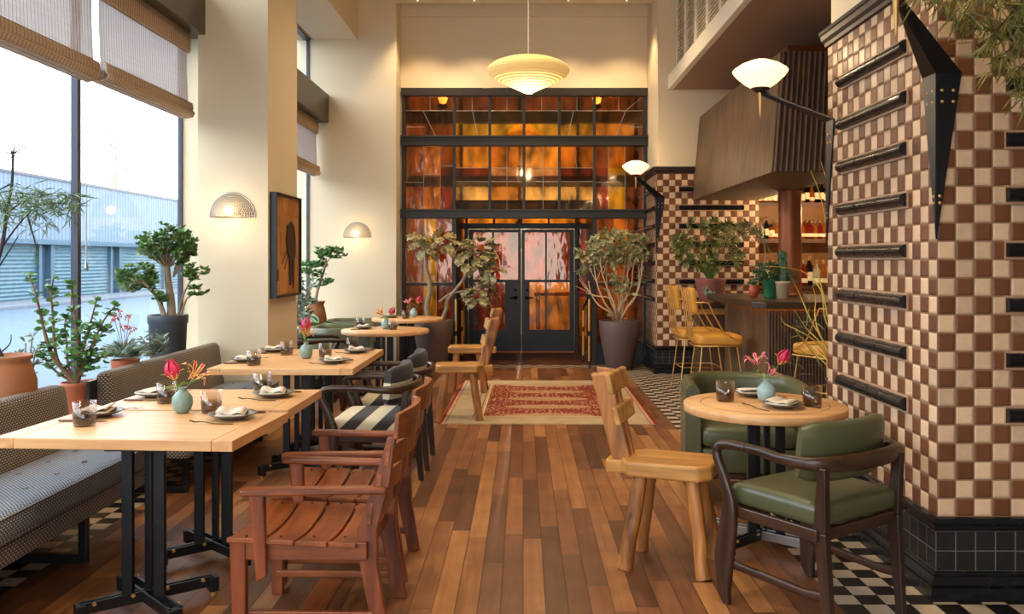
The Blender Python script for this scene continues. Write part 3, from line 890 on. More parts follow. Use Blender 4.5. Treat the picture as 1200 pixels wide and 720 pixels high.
# lower side lights
for (a, b, cs) in ((edges[0], mx[0]-.03, (BRN, GOLD, PLM)), (mx[4]+.03, edges[6], (BRN, ORG, BRN))):
    w_ = (b-a)
    xs = [a, a+w_*.38, a+w_*.66, b]
    zs = [.30, 1.18, 1.66, 2.10]
    for j in range(3):
        for k in range(3):
            c = cs[j]
            if k == 1 and j == 2: c = RED
            if k == 2 and j == 0: c = BRN
            cell(xs[j], xs[j+1], zs[k], zs[k+1], c)
            lead(xs[j], zs[k+1], xs[j+1], zs[k+1])
        lead(xs[j+1], .30, xs[j+1], 2.10)
    bx('glazing_bar', a, b, 1.13, 1.17, SY-.025, SY+.025)
gp = obj('stained_glass', pm, SG, scr)
obj('lead_lines', ld, M['lead'], scr)
# vestibule: cheeks, ceiling, door wall
DY = 14.16
d = lambda x: (x-VX)*DY/FPX
zz = lambda y, Y=DY: EYE-(y-VY)*Y/FPX
bx('vestibule_cheek', mx[0]-.04, mx[0], 0, 2.35, SY+.05, DY, 'frameblk'); bx('vestibule_cheek', mx[4], mx[4]+.04, 0, 2.35, SY+.05, DY, 'frameblk')
bx('vestibule_ceiling', mx[0], mx[4], 2.33, 2.37, SY+.05, DY, 'frameblk')
bx('door_header', mx[0], mx[4], zz(268.5), zz(262), DY-.05, DY+.05)
bx('transom_head', mx[0], mx[4], 2.25, 2.33, DY-.03, DY+.03)
pm = MB()
tx = [mx[0]]+[d(x) for x in (546.7, 579, 611, 643, 675)]+[mx[4]]
for i in range(6): cell(tx[i], tx[i+1], zz(262), 2.25, (ORG, AMB, AMB, AMB, AMB, ORG)[i], DY)
for x in tx[1:-1]: bx('transom_bar', x-.018, x+.018, zz(262), 2.25, DY-.025, DY+.025)
# jambs and narrow side lights
jl0, jl1 = d(546), d(549); jr0, jr1 = d(673), d(676)
bx('door_jamb', d(544.5), jl1-.003, 0, zz(268.5), DY-.06, DY+.06, 'doorblk'); bx('door_jamb', jr0+.003, d(677), 0, zz(268.5), DY-.06, DY+.06, 'doorblk')
cell(mx[0], d(544.5), .0, zz(268.5), ORG, DY); cell(d(677), mx[4], .9, zz(268.5), RED, DY); cell(d(677), mx[4], .0, .9, ORG, DY)
obj('transom_glass', pm, SG, scr)
def door(n, x0, x1, hinge_left, cu, cl, label):
    r = sroot('door_%d' % n, label, 'door')
    z1 = zz(269)
    ztop, zm0, zm1, zb = zz(272.5), zz(328), zz(331), zz(386.5)
    xa, xb = x0+.003, x1-.003
    # glass zones
    st = .075
    if hinge_left: ul, ur = xa+st, xb-.05; ll, lr = xa+st, xb-.26
    else: ul, ur = xa+.05, xb-st; ll, lr = xa+.13, xb-st
    mb = MB(); y0, y1 = DY-.025, DY+.025
    mb.box(xa, xb, y0, y1, 0.01, zb); mb.box(xa, xb, y0, y1, ztop, z1)
    mb.box(xa, ul, y0, y1, zm0, ztop); mb.box(ur, xb, y0, y1, zm0, ztop)
    mb.box(xa, ll, y0, y1, zb, zm0); mb.box(lr, xb, y0, y1, zb, zm0)
    mb.box(ll, lr, y0, y1, zm1, zm0)
    obj('door_leaf', mb, M['doorblk'], r)
    mb = MB(); um = (x0+x1)/2-.03 if hinge_left else (x0+x1)/2-.03
    mb.box(um-.014, um+.014, y0+.005, y1-.005, zm0, ztop)
    lm = um if not hinge_left else (ll+lr)/2
    mb.box(lm-.012, lm+.012, y0+.005, y1-.005, zb, zm1)
    obj('glazing_bar', mb, M['doorblk'], r)
    g = MB()
    def gc(a, b, c_, e, k): g.cur = k; g.add([(a, DY, c_), (b, DY, c_), (b, DY, e), (a, DY, e)], [(0,1,2,3)], False)
    gc(ul, um, zm0, ztop, cu[0]); gc(um, ur, zm0, ztop, cu[1]); gc(ll, lm, zb, zm1, cl[0]); gc(lm, lr, zb, zm1, cl[1])
    obj('glass', g, SG, r)
    hx = xb-.09 if hinge_left else xa+.09
    mb = MB(); mb.lathe([(0, 0), (.035, 0), (.035, .012), (.0, .012)], n=16, M=Matrix.Translation((hx, DY-.025, zz(349))) @ Matrix.Rotation(PI/2, 4, 'X'))
    mb.tube([(hx, DY-.03, zz(349)), (hx, DY-.09, zz(349)), (hx+(-.10 if hinge_left else .10), DY-.09, zz(349))], .012, 8)
    mb.lathe([(0, 0), (.022, 0), (.022, .012), (.0, .012)], n=12, M=Matrix.Translation((hx, DY-.025, zz(340))) @ Matrix.Rotation(PI/2, 4, 'X'))
    obj('door_handle', mb, M['rubber'], r)
    mb = MB(); mb.box(xa, xb, DY-.04, DY-.025, .0, .02); obj('kick_strip', mb, M['copper'], r)
door(1, d(549), d(611), True, (BRN, RED), (PLM, PLM), 'left leaf of the black entrance door with red glass')
door(2, d(611), d(673), False, (RED, PLM), (AMB, AMB), 'right leaf of the black entrance door with amber glass')
# ------------------------------------------------------------------ back room
mb = MB()
mb.box(-3.3, 3.2, 17.4, 17.6, 0, 5.2); mb.box(-3.4, -3.2, 12.9, 17.6, 0, 5.2); mb.box(3.1, 3.2, 12.75, 17.6, 0, 5.2)
struct(obj('wall_back_room', mb, M['backwall']), 'golden walls of the room behind the glass', 'wall')
mb = MB(); mb.box(-3.3, 3.2, 12.75, 17.6, 5.1, 5.2)
struct(obj('ceiling', mb, M['backdark']), 'dark ceiling of the room behind the glass', 'ceiling')
mb = MB(); mb.box(-3.2, 3.1, 15.0, 15.2, 3.86, 4.05); mb.box(-3.2, 3.1, 17.25, 17.4, 2.95, 3.15)
for i in range(5): mb.box(-2.4+i*1.15, -2.34+i*1.15, 17.3, 17.4, 0, 5.1)
struct(obj('trim_6', mb, M['backdark']), 'dark beams of the room behind the glass', 'beam')
t = thing('straw_pendant_lamp', 'conical straw pendant lamp glowing behind the upper stained glass', 'lamp', (.0, 15.6, 3.62))
mb = MB(); mb.lathe([(.02, .42), (.06, .36), (.42, .04), (.41, .03), (.05, .34)], (0,0,0), 40); obj('lamp_shade', mb, lampmat('lit_straw', srgb(255, 180, 90), .8, srgb(220, 160, 80), .8, 200), t)
mb = MB(); mb.tube([(0,0,.42), (0,0,1.55)], .01, 6); obj('cord', mb, M['black'], t)
for (x, lab) in ((-1.25, 'small wall lamp glowing behind the upper left stained glass'), (1.15, 'small wall lamp glowing behind the upper right stained glass')):
    t = thing('wall_lamp', lab, 'lamp', (x, 13.6, 4.02))
    mb = MB(); mb.lathe([(0, -.09), (.05, -.07), (.075, 0), (.05, .07), (0, .09)], (0,0,0), 16); obj('bulb', mb, M['bulb'], t)
    mb = MB(); mb.lathe([(.02, -.09), (.07, -.10), (.085, -.14), (0, -.16)], (0,0,0), 16); mb.tube([(0, 0, -.14), (0, 0, -.25)], .01, 6); obj('bracket', mb, M['black'], t)
t = thing('bar_table', 'wooden table standing behind the right glass door', 'table', (.75, 15.9, 0))
mb = MB(); mb.box(-.55, .55, -.3, .3, .86, .92); obj('tabletop', mb, M['rustic'], t, bevel=.005)
for (a, b) in ((-.48, -.24), (.48, -.24), (-.48, .24), (.48, .24)):
    mb = MB(); mb.box(a-.035, a+.035, b-.035, b+.035, 0, .86); obj('leg', mb, M['rusticZ'], t)
# ------------------------------------------------------------------ street
mb = MB(); mb.box(-70, -3.2, -40, 180, -.3, -.15)
struct(obj('ground', mb, M['asphalt']), 'street outside the windows', 'street')
mb = MB(); mb.box(-20.2, -17.0, -40, 180, -.16, -.02)
struct(obj('trim_7', mb, M['kerb'], bevel=.03), 'raised pavement along the warehouse', 'kerb')
wh = thing('warehouse', 'pale blue corrugated warehouse with roller shutters across the street', 'building', (-18.9, 20, 0))
mb = MB(); mb.box(-8, 0, -55, 150, 2.2, 4.72); obj('corrugated_wall', mb, M['corr'], wh)
mb = MB(); mb.box(-8.1, .06, -55, 150, 4.72, 4.82); obj('roof_edge', mb, M['alu'], wh)
mb = MB(); mb.box(-8, -.25, -55, 150, -.02, 2.2); mb.box(-.25, .25, -55, 150, 2.12, 2.3); obj('lower_wall', mb, M['bluewall'], wh)
yy = -50
while yy < 100:
    mb = MB(); mb.box(-.24, -.12, yy+.15, yy+5.0, -.02, 2.12); obj('roller_shutter', mb, M['shutter'], wh)
    mb = MB(); mb.box(-.25, .05, yy-.15, yy+.15, -.02, 2.15); obj('pilaster', mb, M['bluewall'], wh)
    mb = MB(); mb.box(-.24, -.16, yy+5.35, yy+5.75, -.02, 2.0); obj('side_door', mb, M['bluedark'], wh)
    mb = MB(); mb.box(-.25, .0, yy+5.0, yy+5.2, -.02, 2.12); obj('pilaster', mb, M['bluewall'], wh)
    yy += 5.9
# ------------------------------------------------------------------ banquette
def bench(y0, y1, label, legs):
    r = thing('banquette', label, 'banquette', (-2.33, (y0+y1)/2, 0), 0, 'woven banquettes under the windows')
    h = (y1-y0)/2
    mb = MB(); mb.smooth = True
    mb.cushion(-.31, .245, -h, h, .25, .355, .03, 8); obj('seat_base', mb, M['wicker'], r)
    mb = MB(); mb.cushion(-.20, .265, -h, h, .355, .475, .045, 10, .015); sc = obj('seat_cushion', mb, M['wickerseat'], r)
    mb = MB(); mb.tube([(.258, -h+.03, .368), (.258, h-.03, .368)], .007, 6); mb.tube([(.255, -h+.03, .462), (.255, h-.03, .462)], .007, 6); obj('piping', mb, M['wicker'], sc)
    mb = MB(); k = 0
    y = -h+.18
    while y < h-.1:
        for x in (-.06, .12):
            mb.lathe([(0, .004), (.012, .002), (.014, 0)], (x, y, .487), 10)
        y += .26
    obj('button_tufts', mb, M['wicker'], sc)
    # leaning back
    Mt = Matrix.Translation((-.25, 0, .36)) @ Matrix.Rotation(-.13, 4, 'Y')
    mb = MB(); mb.cushion(-.05, .06, -h, h, 0, .445, .05, 10, M=Mt); obj('backrest', mb, M['wicker'], r)
    for y in legs:
        mb = MB(); mb.box(-.26, .17, y-.02, y+.02, .0, .045); mb.box(.13, .17, y-.02, y+.02, .045, .25); mb.box(-.26, -.22, y-.02, y+.02, .045, .25); mb.box(-.22, .13, y-.02, y+.02, .21, .25)
        obj('leg_frame', mb, M['black'], r, bevel=.003)
    return r
bench(1.6, 4.94, 'near woven banquette running out of view at the left edge', [-1.3, 1.05])
bench(5.42, 7.42, 'far woven banquette ending against the near pier', [-.8, .8])
mb = MB(); mb.box(-2.66, -2.64, 5.30, 5.40, .64, .76)
tag(obj('bracket_plate', mb, M['black'], bevel=.004), 'small black plate in the gap between the two banquettes', 'bracket')

# ------------------------------------------------------------------ rectangular tables
ZT = .765
def pedestal(r, cx, cy, zt, mat='black', rot=PI/4, arm=.27, post=.055, accent=None):
    """two crossed flat bars with feet and four posts"""
    nm = ['left', 'right']
    for k in range(2):
        a = rot + k*PI/2 + (0.06 if k else -.06)
        Mt = Matrix.Translation((cx, cy, 0)) @ Matrix.Rotation(a, 4, 'Z')
        mb = MB(); mb.box(-arm, arm, -.006-.02*k, .006-.02*k+.0, .045, .09, Mt); mb.box(-arm, arm, .02, .032, .045, .09, Mt)
        obj('cross_bar', mb, M[accent] if (accent and k) else M[mat], r, bevel=.002)
        for s in (-1, 1):
            mb = MB(); mb.box(s*arm-.02, s*arm+.02, -.02, .036, .022, .085, Mt); f = obj('foot', mb, M[mat], r, bevel=.003)
            mb = MB(); p = Mt @ Vector((s*arm, .008, 0)); mb.cyl((p.x, p.y), .014, 0.0, .024, 12); obj('glide', mb, M['brass'], f)
            mb = MB()
            for (q, zz_) in ((s*(arm-.05), .083), (s*.07, .083)):
                p = Mt @ Vector((q, -.012-.02*k, zz_)); e = Mt.to_3x3() @ Vector((0, -1, 0))
                mb.tube([p-e*.004, p+e*.004], .008, 8)
            obj('bolt', mb, M['brass'], f)
    for (dx, dy, post) in ((-.075, -.04, .045), (.07, -.05, .045), (-.025, .045, .03), (.025, .04, .03)):
        mb = MB(); mb.box(cx+dx-post/2, cx+dx+post/2, cy+dy-.014, cy+dy+.014, .06, zt); obj('post', mb, M[mat], r, bevel=.002)
    mb = MB(); mb.box(cx-.13, cx+.13, cy-.13, cy+.13, zt-.012, zt); obj('top_plate', mb, M[mat], r)
def rtable(cx, cy, sx, sy, rz, peds, label):
    r = thing('dining_table', label, 'table', (cx, cy, 0), rz, 'rectangular oak tables')
    e = .09; T = .045
    mb = MB(); mb.box(-sx/2+e, sx/2-e, -sy/2, sy/2, ZT-T, ZT); obj('tabletop', mb, M['oak'], r, bevel=.003)
    for s in (-1, 1):
        mb = MB(); mb.box(min(s*(sx/2-e+.0015), s*sx/2), max(s*(sx/2-e+.0015), s*sx/2), -sy/2, sy/2, ZT-T, ZT); obj('breadboard_end', mb, M['oakend'], r, bevel=.003)
    for (px, py) in peds: pedestal(r, px, py, ZT-T)
    return r
rtable(-1.665, 3.90, 1.02, .665, -.07, [(.08, -.17)], 'oak dining table nearest the viewer on black cross pedestal')
rtable(-1.63, 4.612, .965, .67, -.012, [(.09, -.22)], 'oak dining table pushed against the back of the nearest one')
rtable(-1.645, 6.53, .99, 1.29, 0, [(.06, -.38), (.06, .35)], 'large oak dining table standing apart before the near pier')

# ------------------------------------------------------------------ round tables
def rotable(c, R_, z, label, rot=.4, accent=None, mat='black', T=.042, ped_off=(0,0)):
    r = thing('round_table', label, 'table', (c[0], c[1], 0), 0, 'round oak tables')
    mb = MB(); mb.lathe([(0, z-T), (R_-.004, z-T), (R_, z-T+.004), (R_, z-.004), (R_-.004, z), (0, z)], (0,0,0), 64); obj('tabletop', mb, M['oak'], r)
    mb = MB(); mb.lathe([(R_*.78, z+.0002), (R_*.785, z+.0012), (R_*.79, z+.0002)], (0,0,0), 64); obj('inlay_ring', mb, M['shelfwood'], r)
    pedestal(r, ped_off[0], ped_off[1], z-T, mat, rot, .30, .06, accent)
    return r
rotable((1.26, 4.55), .415, .75, 'round oak table on the right between two green armchairs', PI/4, 'steel', 'black', .042)
rotable((-1.49, 9.42), .47, .75, 'nearer round oak table beyond the rectangular tables', .5)
rotable((-1.50, 11.3), .46, .75, 'farther round oak table close to the stained glass screen', .5)

# ------------------------------------------------------------------ slatted wooden armchairs
def slat_chair(label):
    r = thing('slatted_armchair', label, 'chair', (0,0,0), 0, 'slatted reddish wooden armchairs')
    for s in (-1, 1):
        mb = MB()
        # front leg: tapered board
        y = s*.245
        mb.hull8([(.235, y-.017, 0), (.285, y-.017, 0), (.285, y+.017, 0), (.235, y+.017, 0)], [(.235, y-.02, .405), (.30, y-.02, .405), (.30, y+.02, .405), (.235, y+.02, .405)])
        obj('leg', mb, M['redZ'], r, bevel=.005)
        mb = MB(); yr = s*.215
        prof = [(-.325, 0), (-.265, .0), (-.205, .30), (-.195, .44), (-.262, .62), (-.315, .80), (-.35, .80), (-.325, .62), (-.275, .44), (-.275, .30)]
        mb.prism(list(reversed(prof)), yr-.017, yr+.017, 'y'); obj('leg', mb, M['redZ'], r, bevel=.005)
        mb = MB(); mb.box(-.24, .25, y-.013 if s < 0 else y-.013, y+.013, .325, .395); obj('side_rail', mb, M['red'], r, bevel=.004)
        mb = MB(); mb.box(-.26, .26, s*.225-.012, s*.225+.012, .085, .115); obj('side_stretcher', mb, M['red'], r, bevel=.004)
        # arm post and arm
        ya = s*.275
        mb = MB(); mb.hull8([(.145, ya-.014, .27), (.185, ya-.014, .25), (.185, ya+.014, .25), (.145, ya+.014, .27)], [(.155, ya-.018, .585), (.215, ya-.018, .585), (.215, ya+.018, .585), (.155, ya+.018, .585)])
        obj('arm_post', mb, M['redZ'], r, bevel=.005)
        mb = MB(); mb.prism([(-.315, s*.225-.022), (.245, ya-.033), (.245, ya+.033), (-.315, s*.225+.03)], .583, .610, 'z'); obj('armrest', mb, M['red'], r, bevel=.008)
    # seat slats, running side to side, dished
    xs = [(.305, .175), (.162, .045), (.032, -.085), (-.098, -.20)]
    for (a, b) in xs:
        mb = MB(); N = 8; vs = []
        for i in range(N+1):
            y = -.275+.55*i/N
            dz = -.028*(1-(y/.275)**2)
            for x in (a, b):
                tilt = -.02*(.3-x)/.5
                vs.append((x, y, .418+dz+tilt)); vs.append((x, y, .398+dz+tilt))
        fs = []
        for i in range(N):
            k = i*4
            fs += [(k, k+4, k+6, k+2), (k+1, k+3, k+7, k+5), (k, k+1, k+5, k+4), (k+2, k+6, k+7, k+3)]
        fs += [(0, 2, 3, 1), (N*4, N*4+1, N*4+3, N*4+2)]
        mb.add(vs, fs, False); sl = obj('seat_slat', mb, M['redY'], r, bevel=.003)
        mb = MB()
        for y in (-.235, .235): mb.cyl(((a+b)/2, y), .006, .41, .4145, 8)
        obj('peg', mb, M['dark'], sl)
    mb = MB(); mb.box(.245, .27, -.23, .23, .325, .385); obj('front_rail', mb, M['redY'], r, bevel=.004)
    mb = MB(); mb.box(-.235, -.21, -.21, .21, .325, .385); obj('rear_rail', mb, M['redY'], r, bevel=.004)
    mb = MB(); mb.box(-.05, .06, -.214, .214, .075, .086); obj('centre_stretcher', mb, M['redY'], r, bevel=.004)
    # back slats, arched across
    for (zc, h, bow) in ((.50, .085, .03), (.615, .085, .035), (.73, .085, .04), (.845, .10, .045)):
        mb = MB(); N = 8; vs = []
        xb = -.262-(zc-.5)*.30
        for i in range(N+1):
            y = -.235+.47*i/N
            c_ = 1-(y/.235)**2
            hh = h/2*(1+.25*c_ if zc > .8 else 1)
            xx = xb+.028-bow*c_
            for (dx, z) in ((0, zc-hh), (-.02, zc-hh), (-.028, zc+hh), (-.008, zc+hh)): vs.append((xx+dx, y, z))
        fs = []
        for i in range(N):
            k = i*4
            for j in range(4): fs.append((k+j, k+(j+1) % 4, k+4+(j+1) % 4, k+4+j))
        fs += [(3, 2, 1, 0), (N*4, N*4+1, N*4+2, N*4+3)]
        mb.add(vs, fs, False); obj('back_slat', mb, M['redY'], r, bevel=.004)
    return r
c1 = slat_chair('reddish slatted wooden armchair nearest the viewer')
c1.location = (-.845, 3.66, 0); c1.rotation_euler = (0, 0, PI-.02)
dup(c1, (-.86, 4.285, 0), PI-.01, 'reddish slatted wooden armchair behind the nearest one')

# ------------------------------------------------------------------ bent arm chairs
def arm_chair(label, group, seat_m, back_m, name='padded_armchair', zs=.0, back_h=.17, backtop=.82):
    r = thing(name, label, 'chair', (0,0,0), 0, group)
    RZ = .695
    for s in (-1, 1):
        # paddle shaped front leg flowing up into the bent arm
        mb = MB()
        pts = [(.235, s*.285, .0), (.255, s*.287, .05), (.25, s*.29, .20), (.222, s*.293, .36), (.215, s*.295, .46), (.25, s*.295, .56), (.285, s*.293, .63), (.295, s*.29, .665), (.27, s*.288, .69), (.22, s*.288, .70), (.12, s*.29, .70)]
        rd = [(b_, a_) for (a_, b_) in [(.016, .016), (.018, .036), (.02, .052), (.019, .046), (.018, .032), (.017, .024), (.018, .02), (.019, .02), (.021, .02), (.023, .019), (.024, .018)]]
        mb.tube(pts, rd, 10, up=(0, s*1.0, 0), sq=.35)
        # swap: radii are (side, up) with side in the plane
        obj('front_leg_and_arm', mb, M['darkZ'], r)
        mb = MB()
        mb.hull8([(-.275, s*.24-.016, 0), (-.24, s*.24-.016, 0), (-.24, s*.24+.016, 0), (-.275, s*.24+.016, 0)], [(-.25, s*.245-.018, .42), (-.19, s*.245-.018, .42), (-.19, s*.245+.018, .42), (-.25, s*.245+.018, .42)])
        mb.hull8([(-.25, s*.245-.018, .42), (-.19, s*.245-.018, .42), (-.19, s*.245+.018, .42), (-.25, s*.245+.018, .42)], [(-.255, s*.255-.015, .68), (-.215, s*.255-.015, .68), (-.215, s*.255+.015, .68), (-.255, s*.255+.015, .68)])
        obj('rear_leg', mb, M['darkZ'], r, bevel=.005)
        mb = MB(); mb.box(-.22, .235, s*.265-.013, s*.265+.013, .375+zs, .425+zs); obj('seat_rail', mb, M['dark'], r, bevel=.006)
        mb = MB(); mb.tube([(.245, s*.28, .19), (.19, s*.272, .175), (-.15, s*.252, .16), (-.24, s*.245, .17)], [(.013, .026), (.012, .018), (.012, .017), (.013, .02)], 8, up=(0,0,1), sq=.4); obj('side_stretcher', mb, M['dark'], r)
    mb = MB(); mb.box(-.235, -.21, -.23, .23, .375+zs, .425+zs); obj('seat_rail', mb, M['dark'], r, bevel=.006)
    mb = MB(); mb.box(.20, .23, -.265, .265, .375+zs, .425+zs); obj('seat_rail', mb, M['dark'], r, bevel=.006)
    # wrapped rail
    pts = [(.14, -.29, .70)]
    for i in range(0, 13):
        a = -PI/2 - PI*i/12
        ca_ = math.copysign(abs(math.cos(a))**.7, math.cos(a)); sa_ = math.copysign(abs(math.sin(a))**.8, math.sin(a)); pts.append((-.06+.215*ca_, .315*sa_, RZ-.005*math.sin(PI*i/12)))
    pts[1:1] = [(.04, -.292, .70)]
    pts += [(.04, .292, .70), (.14, .29, .70)]
    rd = []
    n = len(pts)
    for i in range(n):
        k = math.sin(PI*i/(n-1))
        rd.append((.020, .019+.018*k*k))
    mb = MB(); mb.tube(pts, rd, 10, up=(0,0,1), sq=.3); obj('back_rail', mb, M['dark'], r)
    mb = MB(); mb.cushion(-.235, .245, -.265, .265, .425+zs, .52+zs, .035, 10, .014); sc = obj('seat', mb, M[seat_m], r)
    mb = MB()
    zz_ = .503+zs
    loop = [(.225, -.245, zz_), (.225, .245, zz_), (-.21, .245, zz_), (-.21, -.245, zz_), (.225, -.245, zz_)]
    mb.tube(loop, .0035, 5); obj('piping', mb, M[seat_m], sc)
    # curved back cushion inside the rail
    mb = MB(); NA, NB = 14, 12; vs = []
    zc0, zc1 = backtop-back_h-.03, backtop
    for i in range(NA+1):
        u = -1+2*i/NA
        a = u*.555
        for j in range(NB):
            b = 2*PI*(j+.5)/NB
            e = .55
            cb = math.copysign(abs(math.cos(b))**e, math.cos(b)); sb = math.copysign(abs(math.sin(b))**e, math.sin(b))
            shr = 1-.18*max(0, abs(u)-.8)/.2
            th = .036*shr
            R0 = .50
            rr = R0 + th*cb
            z = (zc0+zc1)/2 + (zc1-zc0)/2*sb*shr
            lean = -.10*(z-.7)
            vs.append((.285-rr*math.cos(a)+lean+.02, rr*math.sin(a), z))
    fs = []
    for i in range(NA):
        for j in range(NB):
            j2 = (j+1) % NB
            fs.append((i*NB+j, i*NB+j2, (i+1)*NB+j2, (i+1)*NB+j))
    mb.add(vs, fs, True); mb.add(vs[:NB], [tuple(range(NB-1, -1, -1))], True); mb.add(vs[-NB:], [tuple(range(NB))], True)
    obj('backrest', mb, M[back_m], r)
    return r
g1 = arm_chair('green leather armchair with dark bent wood arms, back to the viewer', 'green leather bent arm chairs', 'leather', 'leather', 'leather_armchair', .01, .215, .845)
g1.location = (1.26, 3.765, 0); g1.rotation_euler = (0, 0, PI/2+.60)
dup(g1, (-2.12, 8.83, 0), .35, 'green leather armchair behind the far edge of the large oak table')
s1 = arm_chair('nearer striped armchair, right behind the slatted chairs', 'striped fabric armchairs', 'stripe', 'stripeback', 'striped_armchair', -.015, .22, .83)
s1.location = (-.96, 5.70, 0); s1.rotation_euler = (0, 0, PI-.04)
dup(s1, (-.945, 6.44, 0), PI+.02, 'farther striped armchair, last one along the large oak table')

# ------------------------------------------------------------------ barrel armchairs
def barrel(label, m='leather'):
    r = thing('barrel_armchair', label, 'chair', (0,0,0), 0, 'barrel shaped leather armchairs')
    # U shell: outline in plan, front = +x
    def U(off, z):
        pts = []
        R_ = .39-off
        pts.append((.36, -R_, z))
        pts.append((.10, -R_, z))
        for i in range(1, 16):
            a = -PI/2 - PI*i/16
            e = .75
            c_, s_ = math.cos(a), math.sin(a)
            pts.append((.02+R_*math.copysign(abs(c_)**e, c_), R_*math.copysign(abs(s_)**e, s_), z))
        pts.append((.10, R_, z)); pts.append((.36, R_, z))
        return pts
    mb = MB()
    prof = [(.0, .17), (.0, .66), (.004, .70), (.02, .725), (.045, .735), (.07, .725), (.088, .70), (.092, .66), (.095, .30)]
    rows = [U(o, z) for (o, z) in prof]
    m_ = len(rows[0]); vs = [p for rw in rows for p in rw]; fs = []
    for i in range(len(rows)-1):
        for k in range(m_-1): fs.append((i*m_+k, (i+1)*m_+k, (i+1)*m_+k+1, i*m_+k+1))
    mb.add(vs, fs, True)
    for k, s in ((0, -1), (m_-1, 1)):
        capv = [rw[k] for rw in rows]+[(.36, s*(.39-.095), .17)]
        n_ = len(capv)
        mb.add(capv, [tuple(range(n_))], False)
    obj('shell', mb, M[m], r)
    mb = MB(); mb.cushion(-.28, .37, -.292, .292, .345, .475, .045, 10, .03); obj('seat_cushion', mb, M[m], r)
    mb = MB(); mb.cushion(-.27, .355, -.292, .292, .19, .345, .02, 8); obj('seat_apron', mb, M[m], r)
    mb = MB(); mb.prism([(p[0]*.96, p[1]*.97) for p in reversed(U(.0, 0))], .155, .19, 'z'); obj('wood_base', mb, M['dark'], r, bevel=.006)
    for (a, b) in ((.31, -.33), (.31, .33), (-.24, -.24), (-.24, .24)):
        mb = MB(); mb.hull8([(a-.014, b-.014, 0), (a+.014, b-.014, 0), (a+.014, b+.014, 0), (a-.014, b+.014, 0)], [(a-.025, b-.025, .156), (a+.025, b-.025, .156), (a+.025, b+.025, .156), (a-.025, b+.025, .156)])
        obj('leg', mb, M['darkZ'], r, bevel=.004)
    return r
b1 = barrel('green leather barrel armchair behind the round table on the right')
b1.location = (1.42, 5.66, 0); b1.rotation_euler = (0, 0, -PI/2-.10)
dup(b1, (-2.12, 10.1, 0), .1, 'green barrel armchair beside the nearer of the far round tables')
dup(b1, (-2.26, 11.42, 0), .0, 'green barrel armchair beside the farther round table against the rear pier', scale=.98)

# ------------------------------------------------------------------ rustic chairs
def rustic(label, seed=1):
    rr = random.Random(seed)
    r = thing('rustic_chair', label, 'chair', (0,0,0), 0, 'rustic chunky wooden chairs')
    zt = .525
    mb = MB(); poly = [(-.20, -.17), (.17, -.185), (.235, -.13), (.25, .10), (.20, .175), (-.17, .18), (-.235, .10), (-.245, -.08)]
    mb.prism(poly, zt-.075, zt, 'z'); obj('seat', mb, M['rustic'], r, bevel=.014, seg=3)
    mb = MB(); mb.lathe([(.10, zt+.0005), (.125, zt+.004), (.135, zt+.0005)], (0.0, .0, 0), 24)
    mb = MB(); mb.box(-.335, -.235, -.065, .06, zt-.085, zt-.015); obj('seat_tenon', mb, M['rustic'], r, bevel=.012)
    # tall back post in two split boards
    mb = MB(); mb.hull8([(-.30, -.06, zt-.02), (-.20, -.06, zt-.02), (-.20, -.004, zt-.02), (-.30, -.004, zt-.02)], [(-.42, -.055, .925), (-.31, -.06, .94), (-.31, -.004, .945), (-.42, -.002, .93)])
    obj('back_post', mb, M['rusticZ'], r, bevel=.01, seg=2)
    mb = MB(); mb.hull8([(-.285, .002, zt-.02), (-.19, .002, zt-.02), (-.19, .05, zt-.02), (-.285, .05, zt-.02)], [(-.405, .002, .96), (-.30, .002, .95), (-.30, .055, .945), (-.405, .055, .955)])
    obj('back_post', mb, M['rusticZ'], r, bevel=.01, seg=2)
    for (z0, z1, w) in ((.85, .945, .20), (.70, .785, .19)):
        x = lambda z: -.195-(z-.45)*.235
        mb = MB(); t = .032
        mb.hull8([(x(z0), -w, z0), (x(z0)+t, -w, z0), (x(z0)+t, w, z0), (x(z0), w, z0)], [(x(z1), -w, z1), (x(z1)+t, -w, z1), (x(z1)+t, w, z1), (x(z1), w, z1)])
        obj('back_rail', mb, M['rustic'], r, bevel=.008)
    for (a, b, c, e) in ((-.13, -.11, -.21, -.15), (.13, -.12, .20, -.17), (-.12, .11, -.19, .17), (.14, .12, .22, .17)):
        mb = MB(); pts = []; rd = []
        for i in range(7):
            t = i/6
            j = .005
            pts.append((c+(a-c)*t+rr.uniform(-j, j), e+(b-e)*t+rr.uniform(-j, j), (zt-.07)*t)); rd.append((.037+rr.uniform(-.003, .004), .033+rr.uniform(-.003, .004)))
        rd[0] = (.042, .038)
        pts[0] = (c, e, 0)
        mb.tube(pts, rd, 7, up=(0, 1, 0), sq=.25); o = obj('leg', mb, M['rusticZ'], r)
    return r
r1 = rustic('rustic chunky wooden chair standing alone in the aisle on the right')
r1.scale = (.93, .93, 1); r1.location = (.725, 4.30, 0); r1.rotation_euler = (0, 0, -.33)
dup(r1, (-.60, 8.22, 0), PI+.12, 'rustic wooden chair in front, nearer of the two by the round tables')
dup(r1, (-.62, 9.92, 0), PI+.05, 'rustic wooden chair farther back, closer to the entrance door')

